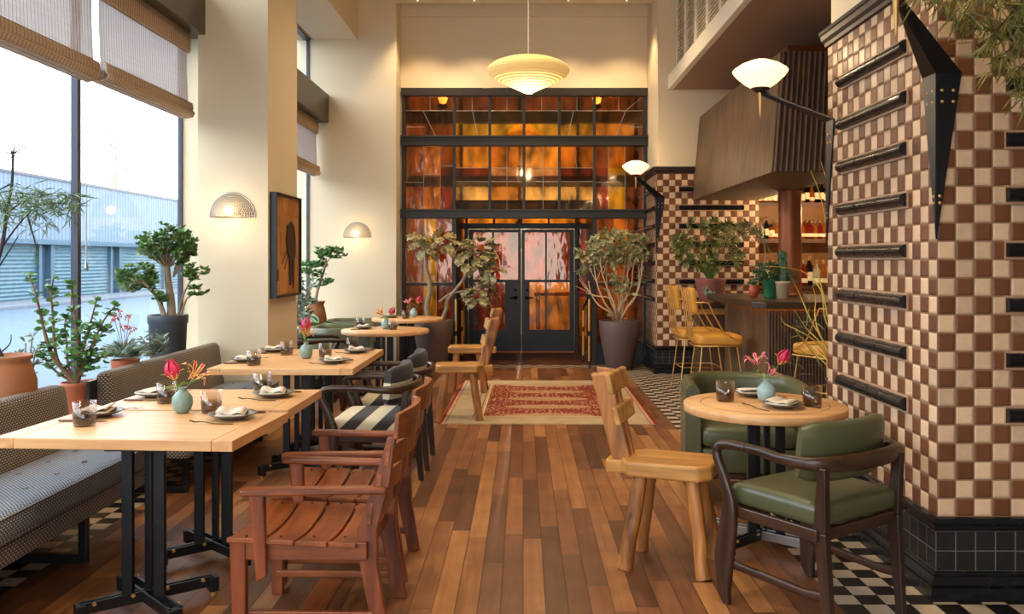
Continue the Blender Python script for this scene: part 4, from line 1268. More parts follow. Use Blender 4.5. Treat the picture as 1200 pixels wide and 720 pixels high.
# ------------------------------------------------------------------ bar
bar = thing('bar_counter', 'dark live edge bar counter on a fluted wooden base', 'bar', (2.9, 9.6, 0))
def at(o, x, y): return x-o.location.x, y-o.location.y
bl = lambda x: x-2.9
bly = lambda y: y-9.6
mb = MB(); mb.prism([(bl(2.26), bly(8.62)), (bl(2.36), bly(8.48)), (bl(4.6), bly(8.46)), (bl(4.6), bly(9.5)), (bl(3.2), bly(10.75)), (bl(2.27), bly(10.75)), (bl(2.22), bly(9.6))], 1.02, 1.09, 'z')
obj('countertop', mb, M['countertop'], bar, bevel=.012)
mb = MB(); mb.box(bl(2.42), bl(4.5), bly(8.64), bly(10.45), 0, 1.02); obj('base_panel', mb, M['hoodwood'], bar)
mb = MB(); x = 2.44
while x < 4.4:
    mb.lathe([(.013, 0.05), (.013, 1.0)], (bl(x), bly(8.638), 0), 8); x += .031
obj('fluted_front', mb, M['flute'], bar)
mb = MB(); mb.box(bl(2.40), bl(4.4), bly(8.605), bly(8.62), 1.0135, 1.0195); mb.box(bl(2.395), bl(2.41), bly(8.66), bly(10.4), 1.0135, 1.0195); obj('light_strip', mb, M['led'], bar)
cons = thing('side_console', 'low dark console at the end of the bar holding the patterned pot', 'console', (2.37, 11.08, 0))
mb = MB(); mb.box(-.24, .30, -.27, .27, .90, .945); obj('top', mb, M['countertop'], cons, bevel=.008)
mb = MB(); mb.box(-.16, .26, -.2, .22, 0, .82); obj('base', mb, M['flute'], cons)
mb = MB(); mb.box(-.22, .28, -.25, .25, .82, .90); obj('lit_underside_band', mb, M['rustic'], cons, bevel=.005)  # orange light under the top, put in as honey coloured wood
# hood
hd = thing('wooden_hood', 'large tapered wooden hood with fluted front hanging over the bar', 'hood', (3.2, 9.7, 2.29))
A = [(2.235, 7.83), (3.08, 7.83), (3.08, 11.5), (2.235, 11.5)]; B = [(2.335, 7.9), (3.08, 7.9), (3.08, 11.5), (2.335, 11.5)]
mb = MB(); mb.hull8([(x-3.2, y-9.7, 0) for (x, y) in A], [(x-3.2, y-9.7, 1.105) for (x, y) in B]); mb.box(3.08-3.2, 4.6-3.2, 7.83-9.7, 8.0-9.7, 0, 1.105); mb.box(3.08-3.2, 4.6-3.2, 8.0-9.7, 11.5-9.7, 1.0, 1.105); obj('hood_body', mb, M['hoodwood'], hd, bevel=.004)
mb = MB(); x = 2.27; k = 0
while x < 4.5:
    mb.tube([(x-3.2, 7.825-9.7, .005), (x+.10*(1-(x-2.235)/2.4)-3.2, 7.895-9.7, 1.10)], .017, 7); x += .05
obj('fluted_front', mb, M['flute'], hd)
mb = MB(); mb.box(2.78-3.2, 4.6-3.2, 9.15-9.7, 11.4-9.7, 1.105, 1.465); obj('flue_box', mb, M['copper'], hd)
mb = MB(); mb.cyl((0, 0), .128, 0, 2.29-1.09, 40)
mb.lathe([(.128, 0), (.14, .0), (.14, .03), (.128, .035)], (0,0,0), 40)
cc = obj('copper_column', mb, M['copper'], loc=(3.05, 9.95, 1.09)); tag(cc, 'copper clad round column standing on the bar under the hood', 'column')
# shelves
bs = thing('bar_shelving', 'lit back bar shelving with wooden shelves', 'shelf', (3.9, 12.0, 0))
mb = MB(); mb.box(-.76, 1.4, .14, .17, 1.0, 2.9); obj('back_panel', mb, M['backshelf'], bs)
SHZ = [1.79, 2.285]
for z in SHZ:
    mb = MB(); mb.box(-.76, 1.4, -.17, .14, z-.035, z); sh = obj('shelf', mb, M['shelfwood'], bs, bevel=.003)
    mb = MB(); mb.box(-.76, 1.4, -.17, -.163, z-.055, z-.035); obj('shelf_lip', mb, M['shelfwood'], sh); mb = MB(); mb.box(-.74, 1.38, -.158, -.145, z-.045, z-.037); obj('light_strip', mb, M['led'], sh)
mb = MB(); mb.box(-.76, 1.4, -.17, .14, 1.11, 1.15); obj('shelf', mb, M['shelfwood'], bs)
mb = MB(); mb.box(-.76, 1.4, -.15, .14, 0, 1.11); obj('cabinet', mb, M['shelfwood'], bs)
mb = MB(); mb.box(-.78, -.745, -.17, .17, 1.2, 2.9); mb.box(-.76, 1.4, -.17, .14, 2.86, 2.9); obj('frame', mb, M['shelfwood'], bs)
def bottle(kind):
    r = thing('bottle', 'bottle', 'bottle')
    if kind == 'wine':
        mb = MB(); mb.lathe([(0, 0), (.037, .0), (.038, .18), (.034, .2), (.014, .235), (.014, .3), (0, .3)], n=14); obj('glass_body', mb, M['botdark'], r)
        mb = MB(); mb.lathe([(.0386, .05), (.0386, .14)], n=14); obj('label', mb, M['label'], r); mb = MB(); mb.lathe([(.015, .255), (.0155, .302), (0, .303)], n=12); obj('cap', mb, M['cap'], r)
    elif kind == 'jar':
        mb = MB(); mb.lathe([(0, 0), (.05, 0), (.052, .02), (.052, .13), (.02, .16), (.018, .19), (0, .19)], n=16); obj('glass_body', mb, M['botamber'], r)
        mb = MB(); mb.lathe([(.0526, .03), (.0526, .12)], n=16); obj('label', mb, M['label'], r); mb = MB(); mb.lathe([(.02, .16), (.021, .20), (0, .205)], n=12); obj('cap', mb, M['black'], r)
    else:
        mm = {'red': 'botred', 'amber': 'botamber', 'clear': 'botclear'}[kind]
        mb = MB(); mb.lathe([(0, 0), (.04, 0), (.042, .015), (.042, .15), (.03, .175), (.014, .19), (.014, .24), (0, .24)], n=14); obj('glass_body', mb, M[mm], r)
        mb = MB(); mb.lathe([(.0425, .03), (.0425, .075)], n=14); obj('label', mb, M['label'], r); mb = MB(); mb.lathe([(.016, .22), (.018, .26), (0, .262)], n=12); obj('cap', mb, M['cap'], r)
    return r
protos = {}
def put(kind, x, z, y=11.94, sc=1.0, label='', group=''):
    if kind not in protos:
        b = bottle(kind); protos[kind] = b; b.location = (x, y, z); b.scale = (sc,)*3; b['label'] = label; b['group'] = group
    else: dup(protos[kind], (x, y, z), random.uniform(0, 6), label, group, sc)
random.seed(4)
Xs = lambda px: (px-VX)*11.94/FPX
G1 = 'bottles on the upper shelf of the back bar'; G2 = 'bottles on the middle shelf of the back bar'; G3 = 'bottles on the back bar counter'
for px in (889.5, 895.5, 901, 907): put('jar', Xs(px), 2.285, sc=.95, label='squat bottle with large cream label, left of the copper column on the upper shelf', group=G1+' left of the column')
for px, k in ((939, 'jar'), (945.5, 'wine'), (951, 'amber'), (956.5, 'wine'), (963, 'wine'), (968, 'jar')): put(k, Xs(px), 2.285, label={'jar': 'squat bottle with cream label, right of the copper column on the upper shelf', 'wine': 'dark wine bottle on the upper shelf of the back bar', 'amber': 'amber bottle between wine bottles on the upper shelf'}[k], group=G1+' right of the column, '+k)
for px, k in ((891.5, 'clear'), (898, 'wine'), (903.5, 'jar'), (909, 'amber')): put(k, Xs(px), 1.79, label={'clear': 'pale green bottle at the left end of the middle shelf', 'wine': 'dark bottle left of the copper column on the middle shelf', 'jar': 'squat bottle with glowing label on the middle shelf', 'amber': 'amber bottle touching the copper column on the middle shelf'}[k])
for px, k in ((940, 'amber'), (945.5, 'red'), (950.5, 'red'), (955, 'amber'), (961, 'red'), (966, 'amber'), (970.5, 'red')): put(k, Xs(px), 1.79, label={'red': 'red spirit bottle on the middle shelf', 'amber': 'amber spirit bottle on the middle shelf right of the column'}[k], group=G2+', '+k)
for px, k in ((942, 'red'), (948, 'wine'), (957, 'clear'), (965, 'amber'), (971, 'clear'), (898, 'clear'), (905, 'amber')): put(k, Xs(px), 1.15, sc=1.35, label={'red': 'tall red bottle on the back bar counter', 'wine': 'tall dark bottle on the back bar counter', 'clear': 'tall pale bottle on the back bar counter', 'amber': 'tall amber bottle on the back bar counter'}[k], group=G3+', '+k)
# ------------------------------------------------------------------ bar stools
def stool(label):
    r = thing('bar_stool', label, 'stool', (0,0,0), 0, 'mustard leather bar stools')
    zs_ = .72
    mb = MB(); mb.cushion(-.21, .25, -.22, .22, zs_-.105, zs_, .035, 10, .015); obj('seat', mb, M['yellow'], r)
    Mt = Matrix.Translation((-.235, 0, .94)) @ Matrix.Rotation(-.12, 4, 'Y')
    mb = MB(); mb.cushion(-.035, .035, -.19, .19, 0, .27, .03, 8, M=Mt); obj('backrest', mb, M['yellow'], r)
    fr = MB(); q = .0075
    for s in (-1, 1):
        for y in (s*.17, s*.06):
            fr.tube([(.0, y, zs_-.112), (-.20, y, zs_-.112), (-.262, y, zs_-.02), (-.29, y, .95), (-.325, y, 1.21)], q, 6)
    hoop = []
    for i in range(13):
        a = PI/2 + PI*i/12
        hoop.append((-.10+.20*math.cos(a)-.02, .23*math.sin(a), 1.06))
    hoop = [(.05, .235, zs_+.02), (-.06, .24, .93)] + hoop + [(-.06, -.24, .93), (.05, -.235, zs_+.02)]
    hoop = [(.20, .235, zs_-.06)]+hoop+[(.20, -.235, zs_-.06)]
    fr.tube(hoop, q, 6)
    fr.tube([(.22, .235, zs_-.112), (-.2, .235, zs_-.112), (-.24, .16, zs_-.112), (-.24, -.16, zs_-.112), (-.2, -.235, zs_-.112), (.22, -.235, zs_-.112), (.24, -.2, zs_-.112), (.24, .2, zs_-.112), (.22, .235, zs_-.112)], q, 6)
    obj('back_cage', fr, M['brass'], r)
    for (a, b) in ((-.17, -.19), (-.17, .19), (.19, -.19), (.19, .19)):
        mb = MB(); mb.tube([(a, b, zs_-.112), (a*1.42, b*1.25, .006)], .0085, 6); obj('leg', mb, M['brass'], r)
    k = .29; f = 1+.42*(1-k/.61); g = 1+.25*(1-k/.61)
    mb = MB(); mb.tube([(-.17*f, -.19*g, k), (-.17*f, .19*g, k), (.19*f, .19*g, k), (.19*f, -.19*g, k), (-.17*f, -.19*g, k)], q, 6); obj('footrest', mb, M['brass'], r)
    return r
st = stool('nearer mustard leather bar stool at the left side of the bar')
st.location = (2.03, 9.22, 0)
dup(st, (1.99, 10.0, 0), .04, 'farther mustard leather bar stool at the left side of the bar')
dup(st, (2.85, 8.12, 0), PI/2+.45, 'mustard leather bar stool in front of the bar, beside the tiled pillar')
# ------------------------------------------------------------------ handrails
def rail(x, s, label):
    r = thing('handrail', label, 'handrail', (x, 12.2, 0), 0, 'brass handrails of the entrance')
    for (y, h, dx) in ((-.15, 1.0, 0.03*s), (.6, .80, 0)):
        mb = MB(); mb.tube([(dx, y,   .10), (dx, y, .45)], .019, 10); mb.tube([(dx, y, .52), (dx, y, h-.04)], .019, 10); obj('brass_sleeve', mb, M['brass'], r)
        mb = MB(); mb.tube([(dx, y, 0), (dx, y, h)], .012, 8); obj('post', mb, M['black'], r)
    mb = MB(); mb.tube([(.03*s, -.15, 1.0), (0, .6, .80)], .016, 8); obj('top_rail', mb, M['black'], r)
    return r
rail(-.90, -1, 'brass and black handrail left of the entrance, beside the dried plant')
rail(.885, 1, 'brass and black handrail right of the entrance, beside the big taupe planter')
# ------------------------------------------------------------------ rug
rg = thing('area_rug', 'faded red and beige patterned rug lying in the aisle', 'rug', (.24, 9.36, 0), -.01)
mb = MB(); mb.box(-.99, .99, -1.42, 1.42, 0, .008); obj('rug_field', mb, M['rug'], rg)
mb = MB(); rnd = random.Random(3)
for s in (-1, 1):
    for i in range(190):
        x = -.98+i*.01035
        mb.add([(x, s*1.42, .006), (x+.005, s*1.42, .006), (x+.004+rnd.uniform(-.006, .006), s*(1.445+rnd.uniform(-.01, .006)), .002)], [(0,1,2) if s < 0 else (0,2,1)], False)
obj('fringe', mb, M['fringe'], rg)
# ------------------------------------------------------------------ lamps
pl = thing('paper_pendant_lamp', 'wide saucer shaped rice paper pendant lamp', 'lamp', (.055, 9.0, 3.22))
mb = MB(); mb.lathe([(.0, .0), (.03, .002), (.12, .045), (.24, .10), (.34, .15), (.405, .195), (.43, .235), (.415, .275), (.36, .315), (.27, .35), (.16, .372), (.05, .38), (0, .38)], n=64); obj('paper_shade', mb, M['paper'], pl)
mb = MB(); mb.tube([(0,0,.38), (0,0,ROOF-3.22)], .006, 6); obj('cord', mb, M['creamtrim'], pl)
def sconce(x, y, z, label):
    r = thing('half_dome_sconce', label, 'lamp', (x, y, z), 0, 'half dome wall sconces')
    W_, H_ = .195, .205; N, K = 24, 8
    mb = MB(); vs = []; fs = []
    for i in range(K+1):
        t = i/K
        for j in range(N+1):
            a = PI*j/N
            vs.append((W_*t*math.cos(a), -.085*math.cos(t*PI/2)-.004, H_*t*math.sin(a)))
    for i in range(K):
        for j in range(N): fs.append((i*(N+1)+j, (i+1)*(N+1)+j, (i+1)*(N+1)+j+1, i*(N+1)+j+1))
    mb.add(vs, fs, True); obj('glass_shade', mb, M['ridge'], r)
    mb = MB(); mb.tube([(W_, -.006, 0), (-W_, -.006, 0)], .005, 6)
    mb.tube([(W_*math.cos(PI*j/20), -.006, H_*math.sin(PI*j/20)) for j in range(21)], .005, 6); obj('rim', mb, M['steel'], r)
    mb = MB(); mb.lathe([(0, -.035), (.022, -.03), (.036, -.005), (.03, .022), (0, .036)], (0, -.075, .05), 16); obj('bulb', mb, M['bulb'], r)
    mb = MB(); mb.box(-.05, .05, -.02, 0, .02, .1); obj('wall_plate', mb, M['steel'], r)
    return r
s1_ = W(272, 254, 7.44); sconce(s1_.x, 7.448, s1_.z, 'ridged half dome wall sconce on the near pier')
s2_ = W(418.5, 278, 12.09); sconce(s2_.x, 12.098, s2_.z, 'ridged half dome wall sconce on the rear pier')
def bracket(cx, cy, ny, label):
    """corner plate on the corner (cx, cy) whose faces look to -x and ny*y; the arm reaches diagonally out"""
    r = thing('bracket_lamp', label, 'lamp', (cx, cy, 2.333), 0, 'black corner bracket lamps with opal shades')
    t = .006; wf = .105
    A = Vector((-t, -ny*.125, 0)); C = Vector((-t, ny*t, 0)); B = Vector((wf, ny*t, 0)); P = Vector((-t, ny*t, -.74))
    E = Vector((-.32, ny*.32, .24))
    def plate(name, tri):
        mb = MB(); n_ = (tri[1]-tri[0]).cross(tri[2]-tri[0]).normalized()*.004
        mb.add([p-n_ for p in tri]+[p+n_ for p in tri], [(2,1,0), (3,4,5), (0,1,4,3), (1,2,5,4), (2,0,3,5)], False)
        return obj(name, mb, M['black'], r)
    plate('corner_plate', [A, C, P]); plate('corner_plate', [C, B, P])
    e1 = E + Vector((.012, ny*.0, 0)); e2 = E + Vector((-.01, 0, -.02))
    mb = MB()
    def fold(a, b, c, d_):
        n_ = (b-a).cross(c-a).normalized()*.004
        v = [a, b, c, d_]
        mb.add([p-n_ for p in v]+[p+n_ for p in v], [(3,2,1,0), (4,5,6,7), (0,1,5,4), (1,2,6,5), (2,3,7,6), (3,0,4,7)], False)
    fold(A, C, E+Vector((0, 0, -.012)), E+Vector((-.014, -ny*.0, .012))); fold(C, B, E+Vector((.014, 0, .012)), E+Vector((0, 0, -.012)))
    obj('arm', mb, M['black'], r)
    mb = MB()
    for (u, z) in ((.03, -.08), (.08, -.08), (.03, -.13), (.08, -.13), (.02, -.55), (.02, -.58)):
        if u < .07 or z > -.2:
            mb.lathe([(0, .004), (.007, .002), (.008, 0)], n=8, M=Matrix.Translation((u-.012, ny*(t+.004), z)) @ Matrix.Rotation(PI/2*(1 if ny < 0 else -1), 4, 'X'))
            mb.lathe([(0, .004), (.007, .002), (.008, 0)], n=8, M=Matrix.Translation((-t-.004, -ny*(u-.005), z)) @ Matrix.Rotation(-PI/2, 4, 'Y'))
    obj('bolt', mb, M['brass'], r)
    ex, ey, ez = E
    mb = MB(); mb.lathe([(.001, -.16), (.008, -.12), (.014, .0), (.016, .01), (.0, .012)], (ex, ey, ez), 14); obj('spike_finial', mb, M['brass'], r)
    mb = MB(); mb.lathe([(0, .0), (.032, .0), (.036, .012), (.055, .016), (.06, .028), (.0, .03)], (ex, ey, ez), 20); obj('shade_holder', mb, M['gun'], r)
    mb = MB(); mb.lathe([(.055, .026), (.10, .055), (.150, .10), (.172, .128), (.175, .138), (.165, .15), (.12, .18), (.06, .203), (0, .208)], (ex, ey, ez), 40); obj('opal_shade', mb, M['opal'], r)
    return r
bracket(PX, PY, -1, 'black bracket on the near corner of the foreground tiled pillar')
bracket(PX, PE, 1, 'opal bracket lamp reaching out from the far edge of the foreground pillar')
bracket(1.772, 11.53, -1, 'opal bracket lamp on the corner of the tiled wall near the entrance')
for px, lab in ((490, 'leftmost ceiling spotlight on the beam'), (556, 'ceiling spotlight second from the left on the beam'), (666, 'ceiling spotlight third from the left, right of the pendant cord'), (734, 'rightmost ceiling spotlight on the beam')):
    x = (px-VX)*11.8/FPX
    r = thing('ceiling_spotlight', lab, 'spotlight', (x, 11.75, 5.07), 0, 'small black spotlights under the ceiling beam')
    mb = MB(); mb.lathe([(.0, .0), (.045, 0), (.05, -.03), (.03, -.06), (0, -.06)], n=16); obj('housing', mb, M['black'], r)
    mb = MB(); mb.lathe([(0, -.058), (.018, -.06), (.016, -.07), (0, -.072)], n=12); obj('lens', mb, M['opal'], r)
# ------------------------------------------------------------------ framed panel on the pier
ar = thing('framed_wood_panel', 'framed wooden marquetry panel with a dark abstract shape on the pier side', 'picture', (-2.184, 7.93, 1.2), 0)
X0 = .0
y0, y1 = -.43, .42; z0, z1 = -.03, .89
mb = MB(); t = .02; dpt = .06
mb.box(0, dpt, y0, y0+t, z0, z1); mb.box(0, dpt, y1-t, y1, z0, z1); mb.box(0, dpt, y0+t, y1-t, z0, z0+t); mb.box(0, dpt, y0+t, y1-t, z1-t, z1); obj('frame', mb, M['black'], ar)
mb = MB(); mb.box(0, .035, y0+t, y1-t, z0+t, z1-t); obj('panel', mb, M['artwood'], ar)
rnd = random.Random(7); 
for (a, b, c, e, m_) in ((-.40, -.18, .60, .86, 'artwood2'), (-.17, .05, .72, .86, 'artwood'), (.06, .39, .70, .86, 'artwood2'), (-.40, -.25, .30, .58, 'artwood'), (-.24, -.10, .35, .55, 'artwood2'), (.22, .39, .38, .68, 'artwood'), (-.40, -.28, .12, .22, 'artdark'), (-.26, .0, .0, .25, 'artwood'), (.02, .2, .0, .2, 'artwood2'), (.21, .39, .0, .36, 'artwood2'), (-.34, -.30, .70, .80, 'artwood2')):
    mb = MB(); mb.box(.035, .035+rnd.uniform(.002, .006), a, b, c, e); obj('wood_inlay', mb, M[m_], ar, bevel=.001)
mb = MB(); mb.prism([(-.02, .62), (.10, .66), (.20, .60), (.24, .50), (.25, .36), (.20, .30), (.19, .10), (.165, .04), (.15, .12), (.14, .28), (.10, .30), (.09, .12), (.06, .07), (.05, .15), (.04, .32), (-.02, .36), (-.06, .48)], .041, .05, 'x'); obj('dark_shape', mb, M['artdark'], ar)
mb = MB(); mb.tube([(.045, .0, .36), (.045, -.12, .22)], .004, 5); mb.tube([(.045, -.03, .40), (.045, -.2, .27)], .004, 5); obj('thin_lines', mb, M['artdark'], ar)
# ------------------------------------------------------------------ tableware
def mk_glass():
    r = thing('tumbler', 'x', 'glass')
    mb = MB(); mb.lathe([(0, .001), (.044, .001), (.047, .006), (.050, .108), (.048, .108), (.044, .012), (0, .010)], n=28)
    obj('glass_wall', mb, M['tumbler'], r)
    return r
def mk_plate():
    r = thing('plate', 'x', 'plate')
    mb = MB(); mb.lathe([(0, 0), (.055, 0), (.06, .006), (.095, .018), (.112, .026), (.110, .029), (.09, .022), (.06, .012), (0, .012)], n=40)
    obj('plate_body', mb, M['plate'], r); return r
def mk_napkin():
    r = thing('napkin', 'x', 'napkin')
    mb = MB(); mb.cushion(-.065, .065, -.085, .085, 0, .009, .004, 5); obj('lower_fold', mb, M['napkin'], r)
    mb = MB(); vs = []; N = 10
    for i in range(N+1):
        x = -.06+.12*i/N
        z = .012+.006*math.sin(i*.9)+.008*(i/N)
        for (y, dz) in ((-.082, 0), (-.03, .003), (.03, .0015), (.082, 0)): vs.append((x, y, z+dz))
    fs = [(i*4+k, (i+1)*4+k, (i+1)*4+k+1, i*4+k+1) for i in range(N) for k in range(3)]
    mb.add(vs, fs, True); obj('upper_fold', mb, M['napkin'], r, solid=.004)
    return r
def mk_fork():
    r = thing('fork', 'x', 'fork')
    mb = MB(); mb.tube([(-.10, 0, .003), (-.02, 0, .004), (.03, 0, .012), (.05, 0, .014)], [(.005, .002), (.003, .002), (.004, .002), (.010, .0015)], 6, up=(0,0,1))
    obj('handle', mb, M['cutlery'], r)
    mb = MB()
    for y in (-.009, -.003, .003, .009): mb.tube([(.048, y, .014), (.07, y, .012), (.095, y, .020)], [.0016, .0016, .0008], 5)
    obj('tines', mb, M['cutlery'], r); return r
def mk_knife():
    r = thing('knife', 'x', 'knife')
    mb = MB(); mb.tube([(-.11, 0, .006), (-.09, 0, .006), (-.01, 0, .006)], [(.006, .004), (.009, .005), (.007, .005)], 8, up=(0,0,1)); obj('handle', mb, M['shelfwood'], r)
    mb = MB(); mb.tube([(-.01, 0, .005), (.02, 0, .004), (.08, .002, .003), (.11, .006, .003)], [(.006, .002), (.009, .0012), (.009, .001), (.002, .0008)], 6, up=(0,0,1)); obj('blade', mb, M['cutlery'], r); return r
def mk_vase(m):
    r = thing('bud_vase', 'x', 'vase')
    mb = MB(); mb.lathe([(0, 0), (.026, 0), (.040, .015), (.049, .045), (.046, .075), (.030, .098), (.017, .106), (.0175, .118), (.021, .122), (.015, .121), (.013, .10), (0, .09)], n=30); obj('vase_body', mb, M[m], r)
    return r
def mk_bloom(kind, seed):
    rr = random.Random(seed)
    r = thing('lily_bloom', 'x', 'flower')
    mb = MB(); mb.tube([(0, 0, -.09), (.002, .002, -.03), (0, 0, .0)], .0022, 6); 
    for k in range(2): mb.leaf((0, 0, -.03), (math.cos(k*3+1), math.sin(k*3+1), .5), (0,0,1), .05, .012, .3)
    obj('stem', mb, M['stem'], r)
    mb = MB(); ms = [M['petal'], M['petaltip'], M['petalpale']]
    n = 6
    for k in range(n):
        a = 2*PI*k/n+rr.uniform(-.2, .2)
        pts = []
        for i in range(8):
            t = i/7
            if kind == 'closed': rad = .028*math.sin(min(1, t*1.15)*PI*.83); z = .085*t
            else: rad = .012+.055*t; z = .03*math.sin(t*2.4)+.02*t-(.0 if t < .7 else (t-.7)*.05)
            pts.append((rad, z))
        vs = []; wv = .013 if kind == 'closed' else .008
        for i, (rad, z) in enumerate(pts):
            t = i/7; ww = wv*math.sin(PI*min(.97, .12+t*.9)); rip = .003*math.sin(i*2.6)
            c = Vector((rad*math.cos(a), rad*math.sin(a), z)); sd = Vector((-math.sin(a), math.cos(a), 0))
            vs += [c-sd*ww+Vector((0,0,rip)), c-sd*ww*.6, c+sd*ww*.6, c+sd*ww+Vector((0,0,-rip))]
        for i in range(7):
            for q in range(3):
                mb.cur = (2 if kind == 'pale' else (1 if (q != 1 and (i < 2 or kind == 'open')) else 0)) if q != 1 else (2 if kind == 'pale' and i > 4 else 0)
                b = len(mb.v)
                mb.add([vs[i*4+q], vs[i*4+q+1], vs[(i+1)*4+q+1], vs[(i+1)*4+q]], [(0,1,2,3)], True)
    mb.cur = 1
    for k in range(5):
        a = k*1.25; mb.tube([(0,0,.01), (.02*math.cos(a), .02*math.sin(a), .03), (.045*math.cos(a), .045*math.sin(a), .035)], .0012, 4)
    obj('petals', mb, ms, r)
    return r
P = {}
def place(kind, x, y, z, rz, label, maker, group=None, scale=None, tilt=None):
    if kind not in P:
        o = maker(); P[kind] = o
        o.location = (x, y, z); o.rotation_euler = (0,0,rz); o['label'] = label
        if group: o['group'] = group
        if scale: o.scale = (scale,)*3
    else: o = dup(P[kind], (x, y, z), rz, label, group, scale)
    if tilt: o.rotation_euler = (tilt[0], tilt[1], rz)
    return o
def setting(x, y, z, face, where, glass=None, knife=True, g='on the oak tables', sc=1.0, nap=0.2, dark=False):
    """face: direction the diner looks (radians)"""
    place('plate', x, y, z, face, 'grey brown stoneware plate '+where, mk_plate, 'plates '+g, sc)
    place('napkin', x-.005, y+.0, z+.022*sc, face+nap, 'folded linen napkin on the plate '+where, mk_napkin, 'napkins '+g, sc)
    f = Vector((math.cos(face), math.sin(face))); l = Vector((-f.y, f.x))
    p = Vector((x, y))+l*.145
    place('fork', p.x+f.x*.05, p.y+f.y*.05, z, face, 'dark bronze fork beside the plate '+where, mk_fork, 'forks '+g)
    if knife:
        p = Vector((x, y))-l*.145
        place('knife', p.x, p.y, z, face, 'dark knife beside the plate '+where, mk_knife, 'knives '+g)
    if glass: place('glass', glass[0], glass[1], z, random.uniform(0, 6), 'smoky glass tumbler '+where, mk_glass, 'tumblers '+g)
z = ZT
random.seed(11)
setting(-2.0, 4.10, z, .0, 'on the nearest oak table, banquette side', (-1.945, 3.86))
setting(-1.345, 4.03, z, PI, 'on the nearest oak table, aisle side', (-1.50, 4.19))
setting(-1.97, 4.68, z, 0, 'on the second oak table, banquette side', (-1.83, 4.47), nap=-.1)
setting(-1.34, 4.68, z, PI, 'on the second oak table, aisle side', (-1.455, 4.86))
setting(-2.01, 6.30, z, 0, 'on the large oak table, banquette side, nearer one', (-1.88, 6.08))
setting(-2.0, 6.98, z, 0, 'on the large oak table, banquette side, farther one', (-1.83, 6.74))
setting(-1.35, 6.22, z, PI, 'on the large oak table, aisle side, nearer one', (-1.50, 6.60))
setting(-1.32, 6.92, z, PI, 'on the large oak table, aisle side, farther one', (-1.40, 7.11))
setting(1.32, 4.42, .75, PI/2+.5, 'on the right round table, front one with tilted napkin', (1.485, 4.47), g='on the round tables', nap=.4, sc=.95)
setting(1.27, 4.80, .75, -PI/2-.1, 'on the right round table, back one', (1.075, 4.63), g='on the round tables', sc=.9)
setting(-1.74, 9.50, .75, 0, 'on the nearer far round table', (-1.82, 9.74), g='on the round tables')
setting(-1.73, 11.36, .75, 0, 'on the farthest round table', (-1.50, 11.12), g='on the round tables')
place('glass', -1.40, 9.36, .75, 0, 'smoky glass tumbler right of the vase on the nearer far round table', mk_glass, 'tumblers on the round tables')
V1 = place('vase', -1.64, 4.19, z, 0, 'sage bud vase holding red lilies on the nearest oak table', lambda: mk_vase('vase'), 'bud vases')
place('vase', -1.62, 6.50, z, 1, 'sage bud vase holding one red lily on the large oak table', None, 'bud vases')
place('vase2', 1.285, 4.60, .75, 0, 'pale celadon bud vase with pink lilies on the right round table', lambda: mk_vase('vaselight'), 'bud vases')
place('vase2', -1.49, 9.44, .75, 0, 'pale bud vase with pink flowers on the nearer far round table', None, 'bud vases')
place('vase2', -1.44, 11.45, .75, 0, 'pale bud vase with a pink bloom on the farthest round table', None, 'bud vases')
LG = 'lily blooms in the bud vases'
def bloom(k, x, y, zz_, rz, tilt, label, sc=1.0):
    sd = {'closed': 1, 'open': 2, 'pale': 3}[k]
    place('bloom'+k, x, y, zz_, rz, label, lambda: mk_bloom(k, sd), LG, sc, tilt)
bloom('closed', -1.675, 4.19, z+.155, 0, (0, -.25), 'large closed crimson lily bloom in the vase on the nearest oak table', 1.25)
bloom('open', -1.585, 4.18, z+.17, .5, (.55, .45), 'open crimson and yellow lily bloom drooping right on the nearest oak table', 1.25)
bloom('open', -1.62, 6.50, z+.17, 1.2, (.3, -.2), 'spiky open red lily on the large oak table, lower bloom', 1.3)
bloom('closed', -1.625, 6.50, z+.20, 1.2, (.1, .0), 'upright red lily on the large oak table, upper bloom', 1.3)
bloom('closed', 1.345, 4.58, .75+.20, 0, (.2, .5), 'round deep pink lily bloom leaning right on the right round table', 1.1)
bloom('pale', 1.235, 4.59, .75+.20, .3, (.0, -.3), 'pale pink lily bloom leaning left on the right round table', 1.15)
bloom('pale', 1.29, 4.56, .75+.15, 1.3, (.7, .1), 'low pale pink lily bloom just above the celadon vase', 1.0)
bloom('open', -1.53, 9.42, .75+.16, 0, (.2, -.5), 'left pink bloom over the nearer far round table', 1.4)
bloom('closed', -1.44, 9.42, .75+.155, 0, (.3, .5), 'right pink bloom over the nearer far round table', 1.2)
bloom('pale', -1.50, 11.44, .75+.18, 0, (.2, -.3), 'left pink bloom over the farthest round table', 1.3)
bloom('closed', -1.39, 11.44, .75+.18, 0, (.2, .4), 'right pink bloom over the farthest round table', 1.3)

# ------------------------------------------------------------------ plants
def rv(rr, s=1.0): return Vector((rr.uniform(-1, 1), rr.uniform(-1, 1), rr.uniform(-1, 1)))*s
def path(rr, a, b, n=6, wob=.03, sag=0):
    a = Vector(a); b = Vector(b); L = (b-a).length; out = []
    for i in range(n+1):
        t = i/n; p = a.lerp(b, t)
        if 0 < i < n: p += rv(rr, wob*L)
        p.z += sag*math.sin(PI*t)*L
        out.append(p)
    return out
def smoothp(pts, k=3):
    pts = [Vector(p) for p in pts]; out = []
    n = len(pts)
    for i in range(n-1):
        p0 = pts[max(0, i-1)]; p1 = pts[i]; p2 = pts[i+1]; p3 = pts[min(n-1, i+2)]
        for j in range(k):
            t = j/k
            out.append(.5*((2*p1)+(-p0+p2)*t+(2*p0-5*p1+4*p2-p3)*t*t+(-p0+3*p1-3*p2+p3)*t*t*t))
    out.append(pts[-1]); return out
